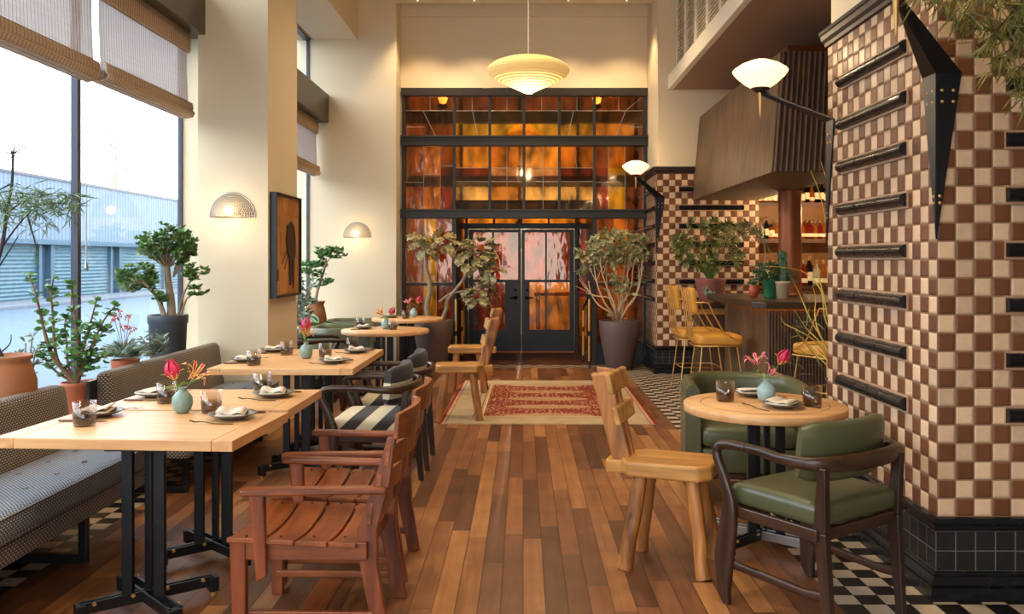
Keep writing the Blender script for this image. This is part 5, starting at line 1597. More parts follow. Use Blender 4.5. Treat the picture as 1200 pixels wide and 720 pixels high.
def limb(mb, pts, r0, r1, n=7, k=3):
    q = smoothp(pts, k); m = len(q)
    mb.tube(q, [r0+(r1-r0)*i/(m-1) for i in range(m)], n)
    return q
def rosette(mb, rr, c, n, L, w, up=(0,0,1), spread=1.0, bend=.2, fold=.15, tip=.6):
    c = Vector(c)
    for i in range(n):
        a = i*2.4+rr.uniform(-.3, .3); el = rr.uniform(.1, 1.2)
        d = Vector((math.cos(a)*spread, math.sin(a)*spread, el))
        mb.leaf(c+d*.004, d, up, L*rr.uniform(.7, 1.1), w*rr.uniform(.8, 1.1), bend, fold, tip)
def pot(r, prof, mat, soil_r, soil_z, n=36):
    mb = MB(); mb.lathe(prof, n=n); obj('pot', mb, mat, r)
    mb = MB(); mb.lathe([(0, soil_z+.006), (soil_r*.6, soil_z+.004), (soil_r, soil_z)], n=20); obj('soil', mb, M['soil'], r)
def plant(name, label, loc, cat='plant'): return thing(name, label, cat, loc)

# big bonsai-like jade tree in slate pot
o = Vector((-2.795, 6.85, .5)); r = plant('jade_tree', 'rounded jade tree with thick trunk in a tall slate grey pot', o); rr = random.Random(5)
pot(r, [(0, 0), (.115, 0), (.122, .02), (.142, .5), (.150, .505), (.152, .565), (.146, .572), (.137, .565), (.13, .53), (0, .53)], M['slate'], .134, .545)
L = lambda x, y, Y=6.85: W(x, y, Y)-o
mb = MB()
limb(mb, [L(201, 370), L(200, 350), L(197, 330), L(195, 305)], .036, .022)
limb(mb, [L(192, 370, 6.8), L(186, 352, 6.8), L(176, 338, 6.78), L(166, 330, 6.76)], .022, .010)
limb(mb, [L(209, 370), L(213, 350), L(220, 335), L(226, 325, 6.8)], .012, .006); limb(mb, [L(212, 369), L(218, 352), L(222, 348), L(229, 343, 6.8)], .009, .005)
tips = []
for k in range(46):
    a = rr.uniform(0, 2*PI); q = math.sqrt(rr.random()); h = rr.uniform(-.5, 1)
    c = L(193, 290)+Vector((.20*q*math.cos(a), .15*q*math.sin(a), .165*h*math.sqrt(max(.05, 1-q*q*.8))))
    c.x += .0
    tips.append((c, L(196, 315)))
for k in range(12):
    tips.append((L(214, 300)+Vector((rr.uniform(-.06, .06), rr.uniform(-.1, .1), rr.uniform(-.09, .07))), L(203, 325)))
for k in range(26):
    a = rr.uniform(0, 2*PI); q = math.sqrt(rr.random())
    tips.append((L(159, 326, 6.76)+Vector((.15*q*math.cos(a), .10*q*math.sin(a), .12*rr.uniform(-1, 1)*(1-q*.4))), L(168, 331, 6.77)))
for k in range(7): tips.append((L(226, 322, 6.8)+rv(rr, .055), L(224, 330, 6.8)))
for k in range(3): tips.append((L(230, 340, 6.8)+rv(rr, .03), L(227, 345, 6.8)))
for k in range(3): tips.append((L(188, 352, 6.75)+rv(rr, .03), L(190, 358, 6.8)))
for c, b in tips: limb(mb, [b, b.lerp(c, .5)+rv(rr, .01), c], .006, .003, 5, 2)
obj('trunk', mb, M['bark'], r)
mb = MB()
for c, b in tips:
    for s in range(4): rosette(mb, rr, c+rv(rr, .032), 9, .046, .022, (c-b).normalized(), 1, .1, .2, .65)
obj('foliage', mb, M['jade2'], r)

# jade plant in twin terracotta pots
o = Vector((-2.75, 5.36, .5)); r = plant('jade_plant', 'upright branching jade plant in terracotta pots in the gap of the banquettes', o); rr = random.Random(8)
pot(r, [(0, 0), (.06, 0), (.078, .22), (.088, .222), (.09, .25), (.08, .25), (.076, .235), (0, .235)], M['terra'], .077, .238)
L = lambda x, y, Y=5.36: W(x, y, Y)-o
mb = MB(); leaves = []
base = Vector((0, 0, .235))
def jb(pts, r0, r1=.004):
    q = limb(mb, [base]+[L(*p) for p in pts], r0, r1, 6)
    leaves.append(q)
jb([(72, 430), (60, 415), (50, 380), (42, 345), (34, 322)], .02)
jb([(70, 428), (64, 405), (62, 370), (60, 345), (63, 326)], .014)
jb([(90, 432), (92, 405), (88, 375), (84, 340), (86, 330, 5.3)], .014)
jb([(92, 432), (100, 400), (107, 375), (114, 348)], .012)
jb([(95, 435), (108, 405), (122, 375), (139, 354)], .012)
jb([(94, 440), (112, 422), (130, 416, 5.3)], .010)
jb([(90, 438), (104, 415), (118, 392), (124, 384, 5.45)], .010)
jb([(80, 430), (78, 400), (76, 380, 5.45), (82, 362, 5.5)], .010)
jb([(66, 436), (52, 420), (44, 405, 5.25)], .009)
obj('trunk', mb, M['barkbrown'], r)
mb = MB()
for q in leaves:
    m = len(q)
    for i in range(int(m*.38), m):
        for s in range(2):
            p = q[i].lerp(q[i-1], rr.random())
            for k in range(3):
                a = rr.uniform(0, 2*PI)
                mb.leaf(p+rv(rr, .004), (math.cos(a), math.sin(a), rr.uniform(-.1, .7)), (0,0,1), rr.uniform(.036, .055), rr.uniform(.028, .038), .1, .12, .6)
for k in range(60):
    c = L(92, 405)+Vector((rr.uniform(-.17, .17), rr.uniform(-.12, .12), rr.uniform(-.16, .16)))
    for s in range(3): a = rr.uniform(0, 2*PI); mb.leaf(c, (math.cos(a), math.sin(a), .3), (0,0,1), .045, .033, .1, .12, .6)
obj('foliage', mb, M['jade'], r)
p2 = thing('terracotta_pot', 'small empty terracotta pot beside the jade plant pot', 'pot', (-2.745, 5.545, .5))
mb = MB(); mb.lathe([(0, 0), (.05, 0), (.066, .2), (.075, .205), (.076, .235), (.068, .235), (.06, .03), (0, .02)], n=30); obj('pot_body', mb, M['terra'], p2)

# silver succulent left of it
o = Vector((-2.82, 4.93, .5)); r = plant('silver_succulent', 'small silver green succulent beside the big clay urn', o); rr = random.Random(9)
pot(r, [(0, 0), (.045, 0), (.06, .12), (.064, .13), (.055, .13), (.05, .11), (0, .11)], M['terradark'], .052, .115, 24)
mb = MB(); fm = MB(); L = lambda x, y, Y=4.93: W(x, y, Y)-o
for (x, y) in ((20, 415), (30, 402), (38, 395), (42, 412), (26, 425), (34, 430), (18, 435), (40, 428), (30, 440)):
    q = limb(mb, [(0, 0, .11), (0, 0, .2), L(x, y)], .007, .004, 5)
    for k in range(4): rosette(fm, rr, q[-1-k], 7, .05, .014, (0,0,1), 1, .1, .2)
obj('stems', mb, M['bark'], r); obj('foliage', fm, M['silver'], r)

# clay urn with dark wispy tree
o = Vector((-2.76, 4.64, .5)); r = plant('wispy_tree', 'dark stemmed tree with wispy needle leaves in a big clay urn at the left edge', o); rr = random.Random(12)
pot(r, [(0, 0), (.085, 0), (.13, .10), (.155, .24), (.15, .36), (.125, .44), (.115, .46), (.128, .475), (.132, .49), (.12, .495), (.105, .47), (0, .44)], M['terradark'], .107, .445)
L = lambda x, y, Y=4.64: W(x, y, Y)-o
mb = MB(); fm = MB()
limb(mb, [(0, 0, .44), L(-14, 380), L(-10, 330), L(2, 290), L(8, 250), L(14, 215), L(15, 180)], .015, .006)
for pts in (((2, 290), (18, 268), (32, 252), (46, 240)), ((-6, 320), (12, 292), (22, 276)), ((8, 250), (30, 235), (60, 228)), ((14, 215), (0, 222), (-12, 226)), ((8, 250), (-4, 236), (-14, 230)), ((46, 240), (62, 238), (82, 240)), ((32, 252), (40, 280, 4.6), (45, 300, 4.6)), ((-14, 415), (2, 412), (12, 402), (13, 392))):
    limb(mb, [L(*p) for p in pts], .006, .002, 5)
for k in range(26):
    e = L(rr.uniform(-5, 46), rr.uniform(155, 190)); s = L(15, 180)
    limb(mb, [s, s.lerp(e, .5)+rv(rr, .02), e], .0025, .001, 4, 2)
    limb(mb, [e, e+rv(rr, .04)], .0015, .001, 4, 1)
for (x, y, n_) in ((5, 232, 14), (25, 225, 12), (42, 232, 16), (60, 230, 16), (78, 236, 14), (88, 232, 8), (35, 250, 10), (-5, 245, 12), (15, 240, 12), (52, 245, 12), (2, 262, 8), (45, 262, 6), (70, 250, 8)):
    for k in range(n_):
        c = L(x+rr.uniform(-13, 13), y+rr.uniform(-9, 9), 4.64+rr.uniform(-.15, .1))
        for q in range(5):
            d = Vector((rr.uniform(-1, 1), rr.uniform(-1, 1), rr.uniform(-.8, .45)))
            fm.leaf(c, d, (0,0,1), rr.uniform(.05, .10), .0065, .25, .05)
for k in range(16): fm.leaf(L(42+rr.uniform(-2, 2), 275+k*2, 4.6), (rr.uniform(-.5, .5), rr.uniform(-.5, .5), -1), (1,0,0), .05, .006)
obj('trunk', mb, M['barkdark'], r); obj('foliage', fm, M['wisp'], r)

# flowering rosette
o = Vector((-2.72, 5.95, .5)); r = plant('flowering_succulent', 'pale striped succulent with coral flower stalks behind the far banquette', o); rr = random.Random(15)
pot(r, [(0, 0), (.07, 0), (.09, .30), (.096, .32), (.086, .32), (.08, .30), (0, .30)], M['terra'], .082, .305, 24)
L = lambda x, y, Y=5.95: W(x, y, Y)-o
mb = MB()
for (dx, dy, h) in ((0, 0, .37), (-.06, .05, .35), (.06, -.02, .34), (.0, -.08, .34)):
    for i in range(26):
        a = i*2.4; el = .15+1.3*(i/26)
        mb.leaf((dx, dy, h), (math.cos(a), math.sin(a), el), (0,0,1), .15-.03*(i/26), .026, .22, .25, .4)
obj('foliage', mb, M['silver'], r)
mb = MB(); fm = MB()
for (x, y) in ((139, 368), (151, 372), (146, 384), (134, 374), (154, 386)):
    q = limb(mb, [(0, 0, .34), L((146+x)/2, 395), L(x, y)], .003, .002, 5)
    for k in range(9): c = q[-1]+rv(rr, .022); fm.leaf(c, rv(rr), (0,0,1), .022, .014); fm.leaf(c, rv(rr), (0,0,1), .022, .014)
st_ = obj('flower_stalks', mb, M['barkbrown'], r); obj('blossoms', fm, plain('coral_blossom', srgb(190, 104, 88), .6), r)

# grey green succulent
o = Vector((-2.70, 6.42, .5)); r = plant('grey_succulent', 'low grey green succulent between the flowering one and the slate pot', o); rr = random.Random(16)
pot(r, [(0, 0), (.06, 0), (.08, .14), (.085, .15), (.075, .15), (.07, .13), (0, .13)], M['slate'], .072, .135, 24)
mb = MB(); fm = MB(); L = lambda x, y, Y=6.42: W(x, y, Y)-o
for (x, y) in ((168, 398), (178, 392), (188, 398), (172, 408), (186, 410), (180, 402), (192, 405), (164, 408)):
    q = limb(mb, [(0, 0, .13), L(180, 422), L(x, y)], .008, .005, 5)
    for k in range(3): rosette(fm, rr, q[-1-k]+rv(rr, .012), 10, .062, .02, (0,0,1), 1, .15, .2)
obj('stems', mb, M['bark'], r); obj('foliage', fm, M['silver'], r)

# plants on the far ledge
o = Vector((-2.68, 11.25, .5)); r = plant('potted_succulent_tree', 'tall thin succulent tree in a clay jar on the far window ledge', o); rr = random.Random(20)
pot(r, [(0, 0), (.09, 0), (.13, .12), (.14, .25), (.115, .38), (.10, .42), (.115, .45), (.12, .47), (.105, .47), (.09, .43), (0, .42)], M['terradark'], .095, .43)
L = lambda x, y, Y=11.25: W(x, y, Y)-o
mb = MB(); fm = MB()
limb(mb, [(0, 0, .42), L(371, 345), L(376, 328), L(381, 312), L(382, 303)], .022, .012); limb(mb, [L(381, 312), L(386, 304), L(394, 300)], .010, .006); limb(mb, [L(372, 340), L(368, 330), L(366, 322)], .010, .006)
for (cx, cy, sx_, sz_, n_) in ((380, 297, .09, .07, 16), (394, 298, .10, .06, 14), (365, 319, .15, .12, 30), (381, 332, .06, .06, 7), (372, 310, .06, .05, 6)):
    for k in range(n_):
        c = L(cx, cy)+Vector((rr.uniform(-1, 1)*sx_, rr.uniform(-1, 1)*sx_, rr.uniform(-1, 1)*sz_)); rosette(fm, rr, c, 10, .07, .028, (0,0,1), 1, .12, .2)
obj('trunk', mb, M['bark'], r); obj('foliage', fm, M['jade'], r)
o = Vector((-2.72, 10.45, .5)); r = plant('silver_leaf_plant', 'silvery broad leaved plant partly hidden behind the near pier', o); rr = random.Random(21)
pot(r, [(0, 0), (.10, 0), (.12, .22), (.128, .26), (.115, .26), (.11, .24), (0, .24)], M['slate'], .112, .245)
mb = MB(); fm = MB(); L = lambda x, y, Y=10.45: W(x, y, Y)-o
for k in range(38):
    e = L(rr.uniform(340, 366), rr.uniform(324, 385), 10.45+rr.uniform(-.15, .15)); q = limb(mb, [(0, 0, .24), Vector((e.x*.5, e.y*.5, (e.z+.24)/2)), e], .005, .003, 4, 2)
    for s in range(5): fm.leaf(e, Vector((rr.uniform(-1, 1), rr.uniform(-1, 1), rr.uniform(-.2, .8))), (0,0,1), rr.uniform(.07, .12), .05, .2, .1, .5)
obj('stems', mb, M['bark'], r); obj('foliage', fm, M['silver'], r)
o = Vector((-2.45, 10.9, 0)); r = plant('broad_leaf_plant', 'broad green leaves of a plant behind the green armchairs', o); rr = random.Random(22)
pot(r, [(0, 0), (.11, 0), (.15, .40), (.16, .44), (.145, .44), (.14, .4), (0, .4)], M['slate'], .143, .41)
mb = MB(); fm = MB(); L = lambda x, y, Y=10.9: W(x, y, Y)-o
for (x, y, dx, dz) in ((380, 371, 1, -.1), (372, 366, -.4, .4), (385, 376, .9, -.4), (366, 378, -.8, .0), (378, 383, .4, .2), (370, 385, -.3, .3), (360, 372, -1, .2)):
    b = L(374, 386); e = L(x, y); limb(mb, [(0, 0, .4), b, e.lerp(b, .6)], .008, .005, 5)
    fm.leaf(e.lerp(b, .6), Vector((dx, rr.uniform(-.6, .3), dz+.3)), (0,0,1), .26, .11, .35, .15, .5)
    fm.leaf(b, Vector((rr.uniform(-1, 1), -.6, .5)), (0,0,1), .22, .10, .3, .15, .5)
obj('stems', mb, M['stem'], r); obj('foliage', fm, M['broad'], r)

# taupe planters at the screen
def lobed(mb, rr, c, d, up, S):
    """big wavy lobed leaf"""
    d = Vector(d).normalized(); sd = d.cross(Vector(up)); sd = sd.normalized() if sd.length > .01 else Vector((1,0,0)); nn = sd.cross(d)
    prof = [(0, .05), (.10, .42), (.25, .36), (.38, .66), (.52, .50), (.66, .60), (.80, .36), (.92, .22), (1, .02)]
    vs = []
    for i, (t, w_) in enumerate(prof):
        cc_ = c+d*S*t-nn*S*.35*t*t
        wv = .07*S*(1 if i % 2 else -1)
        vs += [cc_-sd*S*w_*.75+nn*wv, cc_+nn*S*.03, cc_+sd*S*w_*.75+nn*wv]
    fs = []
    for i in range(len(prof)-1):
        b = i*3; fs += [(b, b+1, b+4, b+3), (b+1, b+2, b+5, b+4)]
    mb.add(vs, fs, True)
PROF = [(0, 0), (.165, 0), (.18, .02), (.235, .30), (.268, .50), (.278, .66), (.27, .672), (.262, .66), (.255, .62), (0, .62)]
o = Vector((-1.24, 12.05, 0)); r = plant('curling_leaf_plant', 'tall plant with crinkled bronze green leaves in a taupe planter left of the door', o); rr = random.Random(30)
pot(r, PROF, M['planter'], .258, .625)
L = lambda x, y, Y=12.05: W(x, y, Y)-o
mb = MB(); fm = MB()
limb(mb, [Vector((-.06, 0, .62)), L(500, 360), L(504, 340), L(502, 325), L(499, 315), L(501, 296)], .040, .026, 8)
limb(mb, [Vector((.10, 0, .62)), L(523, 362), L(524, 352), L(532, 342), L(543, 328), L(546, 320)], .032, .022, 8)
limb(mb, [L(515, 354, 12.0), L(527, 345), L(540, 342), L(554, 341)], .022, .016, 7); limb(mb, [L(554, 341), L(566, 332), L(571, 318), L(569, 308)], .016, .012, 6)
for (cx, cy, sx_, sz_, n_) in ((507, 278, .26, .15, 42), (555, 292, .27, .22, 48), (560, 338, .18, .16, 30), (575, 305, .10, .22, 12)):
    b = L(cx, cy+6)
    for k in range(n_):
        a = rr.uniform(0, 2*PI); q = rr.random()**.5
        c = b+Vector((math.cos(a)*sx_*q, math.sin(a)*sx_*.6*q, rr.uniform(-.9, 1)*sz_*(1-.3*q)))
        d = (c-b)+Vector((0, -.10, -.03))+rv(rr, .12)
        lobed(fm, rr, c, d, (0, rr.uniform(-.5, .3), 1), rr.uniform(.11, .19))
    for k in range(8): limb(mb, [b, b+Vector((rr.uniform(-sx_, sx_)*.7, rr.uniform(-.1, .1), rr.uniform(-.5, .8)*sz_))], .008, .004, 5, 2)
obj('trunks', mb, M['bark'], r); obj('foliage', fm, M['dried'], r)
o = Vector((1.325, 12.0, 0)); r = plant('olive_leaf_shrub', 'bushy olive leaved shrub with pale fanning stems in the big taupe planter', o); rr = random.Random(31)
pot(r, PROF, M['planter'], .258, .625)
L = lambda x, y, Y=12.0: W(x, y, Y)-o
mb = MB(); fm = MB(); ends = []
for (m_, e) in (((702, 358), (690, 330)), ((706, 350), (696, 312)), ((715, 345), (703, 300)), ((712, 340), (716, 296)), ((722, 335), (724, 292)), ((728, 340), (733, 290)), ((736, 345), (742, 296)), ((744, 350), (749, 310)), ((746, 345), (752, 305)), ((740, 335), (750, 290)), ((716, 350), (690, 344)), ((730, 350), (722, 315))):
    y_ = 12.0+rr.uniform(-.2, .15)
    q = limb(mb, [Vector((rr.uniform(-.05, .05), rr.uniform(-.05, .05), .6)), L(m_[0]*.5+725*.5+rr.uniform(-3, 3), (m_[1]+375)/2, y_), L(m_[0], m_[1], y_), L((m_[0]+e[0])/2+rr.uniform(-5, 5), (m_[1]+e[1])/2, y_), L(e[0], e[1], y_)], .014, .007, 6)
    ends.append(q[-1])
    for s in range(2): f_ = q[-1]+Vector((rr.uniform(-.18, .18), rr.uniform(-.1, .1), rr.uniform(-.05, .15))); limb(mb, [q[-4], q[-4].lerp(f_, .5)+rv(rr, .02), f_], .006, .003, 5, 2)
def tuft(c, n_, S):
    for k in range(n_):
        d = Vector((rr.uniform(-1, 1), rr.uniform(-1, .6), rr.uniform(-.5, .9))); fm.leaf(c+rv(rr, .03), d, (0,0,1), S*rr.uniform(.8, 1.2), S*.5, .25, .15, .5)
for k in range(105):
    a = rr.uniform(0, 2*PI); q = math.sqrt(rr.random())
    x = min(754, 722+46*q*math.cos(a)); y = 290-22*rr.uniform(-.9, 1)*math.sqrt(max(0.05, 1-(q*.9)**2))+abs(x-726)*.22
    c = L(x, y, 12.0+.28*q*math.sin(a))
    tuft(c, 6, .10)
for (x, y) in ((684, 322), (690, 315), (680, 318), (750, 318), (752, 308), (750, 330)): tuft(L(x, y), 6, .10)
for k in range(9): tuft(L(728+rr.uniform(-12, 12), 336+rr.uniform(-14, 12), 11.9), 5, .11)
for k in range(5): tuft(L(725+rr.uniform(-10, 10), 370, 11.95), 4, .08)
obj('stems', mb, M['barkpale'], r); obj('foliage', fm, M['olive'], r)

# fatsia on the console
o = Vector((2.38, 11.06, .945)); r = plant('fan_leaf_plant', 'large fan leaved plant in a patterned brown pot at the end of the bar', o); rr = random.Random(40)
pot(r, [(0, 0), (.12, 0), (.135, .02), (.165, .14), (.195, .30), (.20, .32), (.185, .32), (.18, .29), (0, .28)], M['pattpot'], .182, .285)
mb = MB(); mb.lathe([(0, .0), (.03, .0), (.03, .004), (.05, .004), (.05, 0), (.07, 0), (.07, .004), (0.08, 0)], n=24, M=Matrix.Translation((-.05, -.165, .17)) @ Matrix.Rotation(PI/2-.15, 4, 'X')); obj('round_ornament', mb, M['silver'], r)
L = lambda x, y, Y=11.06: W(x, y, Y)-o
mb = MB(); fm = MB()
for k in range(46):
    x = 830+rr.uniform(-40, 40); y = 282+rr.uniform(-24, 34)
    if ((x-830)/42)**2+((y-288)/32)**2 > 1.1: continue
    c = L(x, y, 11.06+rr.uniform(-.25, .12)); b = Vector((0, 0, .28))
    limb(mb, [b, b.lerp(c, .5)+Vector((0, 0, .05)), c], .006, .003, 5, 2)
    out = (c-b).normalized()
    for q in range(9):
        a = -2.0+4.0*q/8
        sd = Vector((math.cos(a+PI/2), 0, math.sin(a+PI/2)))
        d = Matrix.Rotation(a, 3, 'Y') @ Vector((out.x, out.y-.4, abs(out.z)*.4+.1))
        fm.leaf(c, d, (0, -.6, 1), rr.uniform(.09, .14), .032, .3, .12, .55)
obj('stems', mb, M['stem'], r); obj('foliage', fm, M['fern'], r)
# pots on the bar
o = Vector((2.635, 9.30, 1.09)); r = plant('green_pot_plant', 'bushy blue green plant in a green glazed pot on the bar', o); rr = random.Random(41)
pot(r, [(0, 0), (.055, 0), (.062, .03), (.07, .17), (.078, .175), (.08, .21), (.07, .21), (.066, .19), (0, .18)], M['greenpot'], .068, .19)
L = lambda x, y, Y=9.3: W(x, y, Y)-o
mb = MB(); fm = MB()
for k in range(60):
    a = rr.uniform(0, 2*PI); q = math.sqrt(rr.random())
    x = 898+22*q*math.cos(a); y = 322-(14*rr.uniform(-.8, 1)*math.sqrt(max(.05, 1-q*q)))+ (10 if x < 885 else 0)
    c = L(x, y, 9.3+.15*q*math.sin(a)); limb(mb, [(0, 0, .19), c], .003, .002, 4, 2)
    for s in range(2): rosette(fm, rr, c+rv(rr, .015), 7, .035, .022, (0,0,1), 1, .1, .1)
obj('stems', mb, M['stem'], r); obj('foliage', fm, M['bluegreen'], r)
o = Vector((2.535, 9.56, 1.09)); r = plant('arching_fern', 'tall arching fern branch growing from a small orange pot on the bar', o); rr = random.Random(42)
pot(r, [(0, 0), (.035, 0), (.055, .04), (.058, .09), (.045, .12), (.04, .13), (.03, .125), (0, .11)], M['orangepot'], .034, .112, 24)
L = lambda x, y, Y=9.56: W(x, y, Y)-o
mb = MB(); fm = MB()
q = limb(mb, [(0, 0, .11), L(890, 325), L(897, 300), L(893, 280), L(884, 265), L(872, 262), L(860, 270), L(850, 282)], .006, .003, 6, 4)
for p_ in q[len(q)//2-2:]:
    for k in range(5):
        e = p_+Vector((rr.uniform(-.12, .10), rr.uniform(-.1, .1), rr.uniform(-.16, .07))); limb(mb, [p_, e], .002, .001, 4, 1)
        for s in range(7): fm.leaf(p_.lerp(e, s/6), rv(rr), (0,0,1), .034, .013)
obj('stems', mb, M['barkpale'], r); obj('foliage', fm, M['fern'], r)
o = Vector((2.755, 9.24, 1.09)); r = plant('column_cactus', 'upright knobby cactus in a cream pot on the bar', o); rr = random.Random(43)
pot(r, [(0, 0), (.06, 0), (.075, .16), (.082, .165), (.083, .185), (.073, .185), (.07, .17), (0, .165)], M['creampot'], .071, .17)
mb = MB(); N, K = 20, 26; vs = []; fs = []
for i in range(K+1):
    t = i/K; rad = .046*(1-.15*t)*(1 if t < .9 else max(.02, math.sqrt(max(0, 1-((t-.9)/.1)**2))))
    for j in range(N): a = 2*PI*j/N; q_ = rad*(1+.16*math.cos(a*5)+.10*math.sin(i*1.7+j*.9)); vs.append((q_*math.cos(a)+.008*math.sin(t*5), q_*math.sin(a), .16+.36*t))
for i in range(K):
    for j in range(N): fs.append((i*N+j, i*N+(j+1) % N, (i+1)*N+(j+1) % N, (i+1)*N+j))
mb.add(vs, fs, True)
for k in range(240):
    a = rr.uniform(0, 2*PI); zz_ = rr.uniform(.18, .5); mb.leaf((.045*math.cos(a), .045*math.sin(a), zz_), (math.cos(a), math.sin(a), .5), (0,0,1), .016, .006)
obj('cactus_body', mb, M['bluegreen'], r)
mb = MB()
for k in range(40):
    c = Vector((rr.uniform(.02, .14), rr.uniform(-.08, .08), .19+rr.uniform(-.06, .1))); rosette(mb, rr, c, 6, .03, .018)
obj('trailing_leaves', mb, M['bluegreen'], r)
# yellow stemmed plant behind the pillar
o = Vector((2.66, 7.15, 0)); r = plant('yellow_stem_plant', 'plant with long pale yellow stems reaching out behind the tiled pillar', o); rr = random.Random(44)
pot(r, [(0, 0), (.12, 0), (.16, .50), (.17, .52), (.155, .52), (.15, .48), (0, .48)], M['planter'], .152, .49)
L = lambda x, y, Y=7.15: W(x, y, Y)-o
mb = MB()
for pts in (((965, 400), (950, 375), (935, 340), (925, 322)), ((960, 405), (940, 390), (920, 380), (915, 372)), ((962, 395), (955, 370), (956, 350), (952, 335)), ((970, 415), (958, 398), (945, 385), (932, 365)), ((968, 420), (955, 412), (940, 395)), ((975, 395), (966, 370), (962, 340), (940, 318), (903, 312)), ((966, 425), (950, 410), (930, 384)), ((972, 380), (966, 350), (958, 320), (950, 300))):
    limb(mb, [Vector((0, 0, .48))]+[L(p[0], p[1], 7.15+rr.uniform(-.15, .15)) for p in pts], .008, .003, 6)
for pts in (((975, 300), (968, 260), (960, 225), (950, 200)), ((980, 310), (972, 250), (975, 220), (968, 208), (962, 190))): limb(mb, [Vector((0, 0, .48))]+[L(*p) for p in pts], .006, .003, 6)
obj('stems', mb, M['ropegold'], r)
mb = MB()
for k in range(26):
    c = L(rr.uniform(940, 970), rr.uniform(372, 440), 7.1+rr.uniform(-.1, .1)); mb.leaf(c, (rr.uniform(-1, .2), rr.uniform(-.5, .5), rr.uniform(-.2, 1)), (0,0,1), rr.uniform(.12, .22), .010, .2, .1)
obj('foliage', mb, M['fern'], r)
# hanging plant top right
o = Vector((2.75, 3.35, 2.95)); r = plant('hanging_needle_plant', 'plant with long drooping needle leaves hanging in front of the tiled pillar, top right', o); rr = random.Random(45)
pot(r, [(0, 0), (.11, .0), (.15, .05), (.17, .22), (.16, .225), (.15, .2), (0, .2)], M['terradark'], .152, .205)
mb = MB(); mb.tube([(0, 0, .2), (0, 0, ROOF-2.95)], .004, 6); obj('hanging_cord', mb, M['barkdark'], r)
L = lambda x, y, Y=3.5: W(x, y, Y)-o
mb = MB(); fm = MB()
for (x, y, Y_) in ((1085, -12, 3.3), (1110, 0, 3.4), (1128, 18, 3.45), (1150, 22, 3.5), (1160, 45, 3.45), (1178, 30, 3.5), (1195, 45, 3.45), (1170, 70, 3.5), (1200, 15, 3.5), (1140, -10, 3.4), (1190, 85, 3.5), (1205, 115, 3.5), (1196, 5, 3.4), (1170, -5, 3.4)):
    e = L(x, y, Y_); q = limb(mb, [Vector((0, 0, .2)), Vector((-.2, 0, .38)), L(min(1230, x+45), y-55, Y_), e], .006, .002, 5, 5)
    for i in range(len(q)//2, len(q)):
        for k in range(4):
            fm.leaf(q[i]+rv(rr, .012), Vector((rr.uniform(-.7, .7), rr.uniform(-.6, .5), rr.uniform(-1.5, -.1))), (0, -1, .2), rr.uniform(.06, .12), .0075, .15, .08)
    for k in range(22): fm.leaf(e+rv(rr, .04), Vector((rr.uniform(-.8, .8), rr.uniform(-.5, .4), rr.uniform(-1.4, .1))), (0, -1, .2), rr.uniform(.06, .12), .0075, .15, .08)
obj('stems', mb, M['barkdark'], r); obj('foliage', fm, M['pine'], r)
# small bare tree beyond the warehouse
o = Vector((-28.5, 61, -.15)); r = plant('street_tree', 'sparse small tree rising behind the warehouse roof', o, 'tree'); rr = random.Random(50)
L = lambda x, y, Y=61: W(x, y, Y)-o
mb = MB(); fm = MB()
q = limb(mb, [Vector((0,0,0)), L(136, 230), L(135, 200), L(136, 165)], .12, .03, 6)
for k in range(30):
    s = q[rr.randint(len(q)//2, len(q)-1)]; e = s+Vector((rr.uniform(-.8, .8), rr.uniform(-.5, .5), rr.uniform(0, .9))); limb(mb, [s, e], .02, .01, 4, 1)
    for s_ in range(6): fm.leaf(e+rv(rr, .25), rv(rr), (0,0,1), .22, .10)
obj('trunk', mb, M['bark'], r); obj('foliage', fm, M['silver'], r)
# ------------------------------------------------------------------ lights
def light(name, typ, loc, energy, col, size=.1, rot=None, **kw):
    l = bpy.data.lights.new(name, typ); l.energy = energy; l.color = col
    if typ in ('POINT', 'SPOT'): l.shadow_soft_size = size
    for k, v in kw.items():
        setattr(l, k, v)
    o = bpy.data.objects.new(name, l); COL.objects.link(o); o.location = loc
    if rot: o.rotation_euler = rot
    return o
def portal(y0, y1, z0, z1, x=-2.9, rot=(0, -PI/2, 0)):
    l = bpy.data.lights.new('window_portal', 'AREA'); l.shape = 'RECTANGLE'; l.size = z1-z0; l.size_y = y1-y0
    l.cycles.is_portal = True
    o = bpy.data.objects.new('window_portal', l); COL.objects.link(o); o.location = (x, (y0+y1)/2, (z0+z1)/2); o.rotation_euler = rot
portal(YBACK, 7.6, .5, 3.43, -2.945); portal(8.3, 12.1, .5, 3.4, -2.945); portal(YBACK, 7.6, 3.82, 4.57, -2.945); portal(8.3, 12.1, 3.8, 4.57, -2.945)
portal(-2.6, 5.0, .5, 3.6); o_ = COL.objects[-1]; o_.location = (-.6, YBACK+.02, 1.55); o_.rotation_euler = (PI/2, 0, 0); o_.data.size = 4.0; o_.data.size_y = 2.1
WARM = (1, .72, .42); WARM2 = (1, .78, .50)
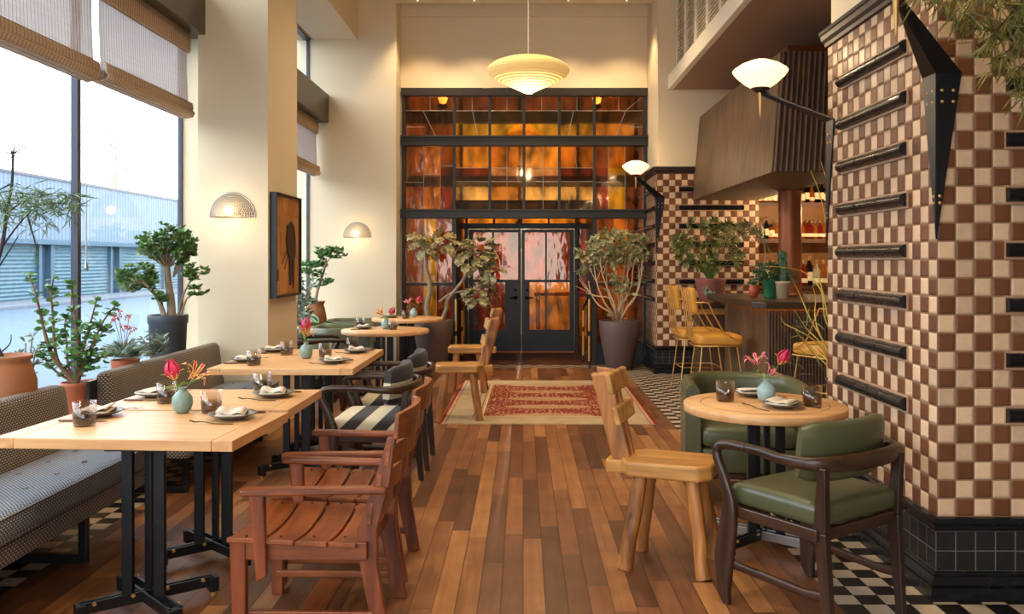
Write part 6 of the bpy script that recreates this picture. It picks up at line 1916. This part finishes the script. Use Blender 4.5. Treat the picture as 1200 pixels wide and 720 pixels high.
# sun
sun = light('sun', 'SUN', (0,0,5), 0.0, (1, .95, .88)); sun.data.angle = .1
# added spots for warm ambient light, without fixtures
for (x, y) in ((-.6, 2.0), (.9, 3.4), (-.6, 5.0), (.9, 6.6), (-.6, 8.2), (.9, 9.8)):
    light('room_fill_spot', 'SPOT', (x, y, 5.2), 190, WARM2, .12, (0,0,0), spot_size=1.9, spot_blend=.8)
for x in (-1.4, -.65, .62, 1.4):
    light('beam_spot', 'SPOT', (x, 11.72, 4.95), 110, WARM, .05, (.25, 0, 0), spot_size=1.6, spot_blend=.7)
# lamp glows
light('pendant_glow', 'POINT', (.055, 9.0, 3.10), 40, WARM, .0)
for p in ((s1_.x, 7.25, s1_.z+.02), (s2_.x, 11.9, s2_.z+.02)): light('sconce_glow', 'POINT', p, 2.5, WARM, .0)
light('opal_glow', 'POINT', (PX-.32, PE+.32, 2.80), 7, WARM, .0); light('opal_glow', 'POINT', (1.45, 11.2, 2.80), 8, WARM, .0); light('opal_glow', 'POINT', (PX-.32, PY-.32, 2.80), 7, WARM, .0)
# added warm point light near the mezzanine, no fixture there
light('mezzanine_fill', 'POINT', (1.85, 12.1, 4.35), 16, WARM, .0)
# bar
for x in (3.4, 4.1):
    light('bar_fill', 'POINT', (x, 11.0, 2.1), 30, WARM, .0)  # added point lights before the shelves, brighten the bottles
light('bar_spot', 'SPOT', (3.3, 8.9, 2.25), 30, WARM, .08, (0,0,0), spot_size=2.2, spot_blend=.8)
# room behind the glass: unseen point lights added so the panes look bright
for (x, y, z_, e) in ((-1.6, 15.6, 2.6, 90), (1.5, 15.6, 2.6, 90), (0, 16.2, 1.6, 60), (0, 15.0, 4.6, 90), (-2.3, 14.2, 3.6, 40), (2.3, 14.2, 3.6, 40), (0, 15.6, 3.4, 60)):
    light('back_room_fill', 'POINT', (x, y, z_), e*.85, (1, .94, .74), .0)
for x in (-1.45, 1.5): light('side_bay_fill', 'POINT', (x, 13.3, 1.6), 10, (1, .84, .6), .0)
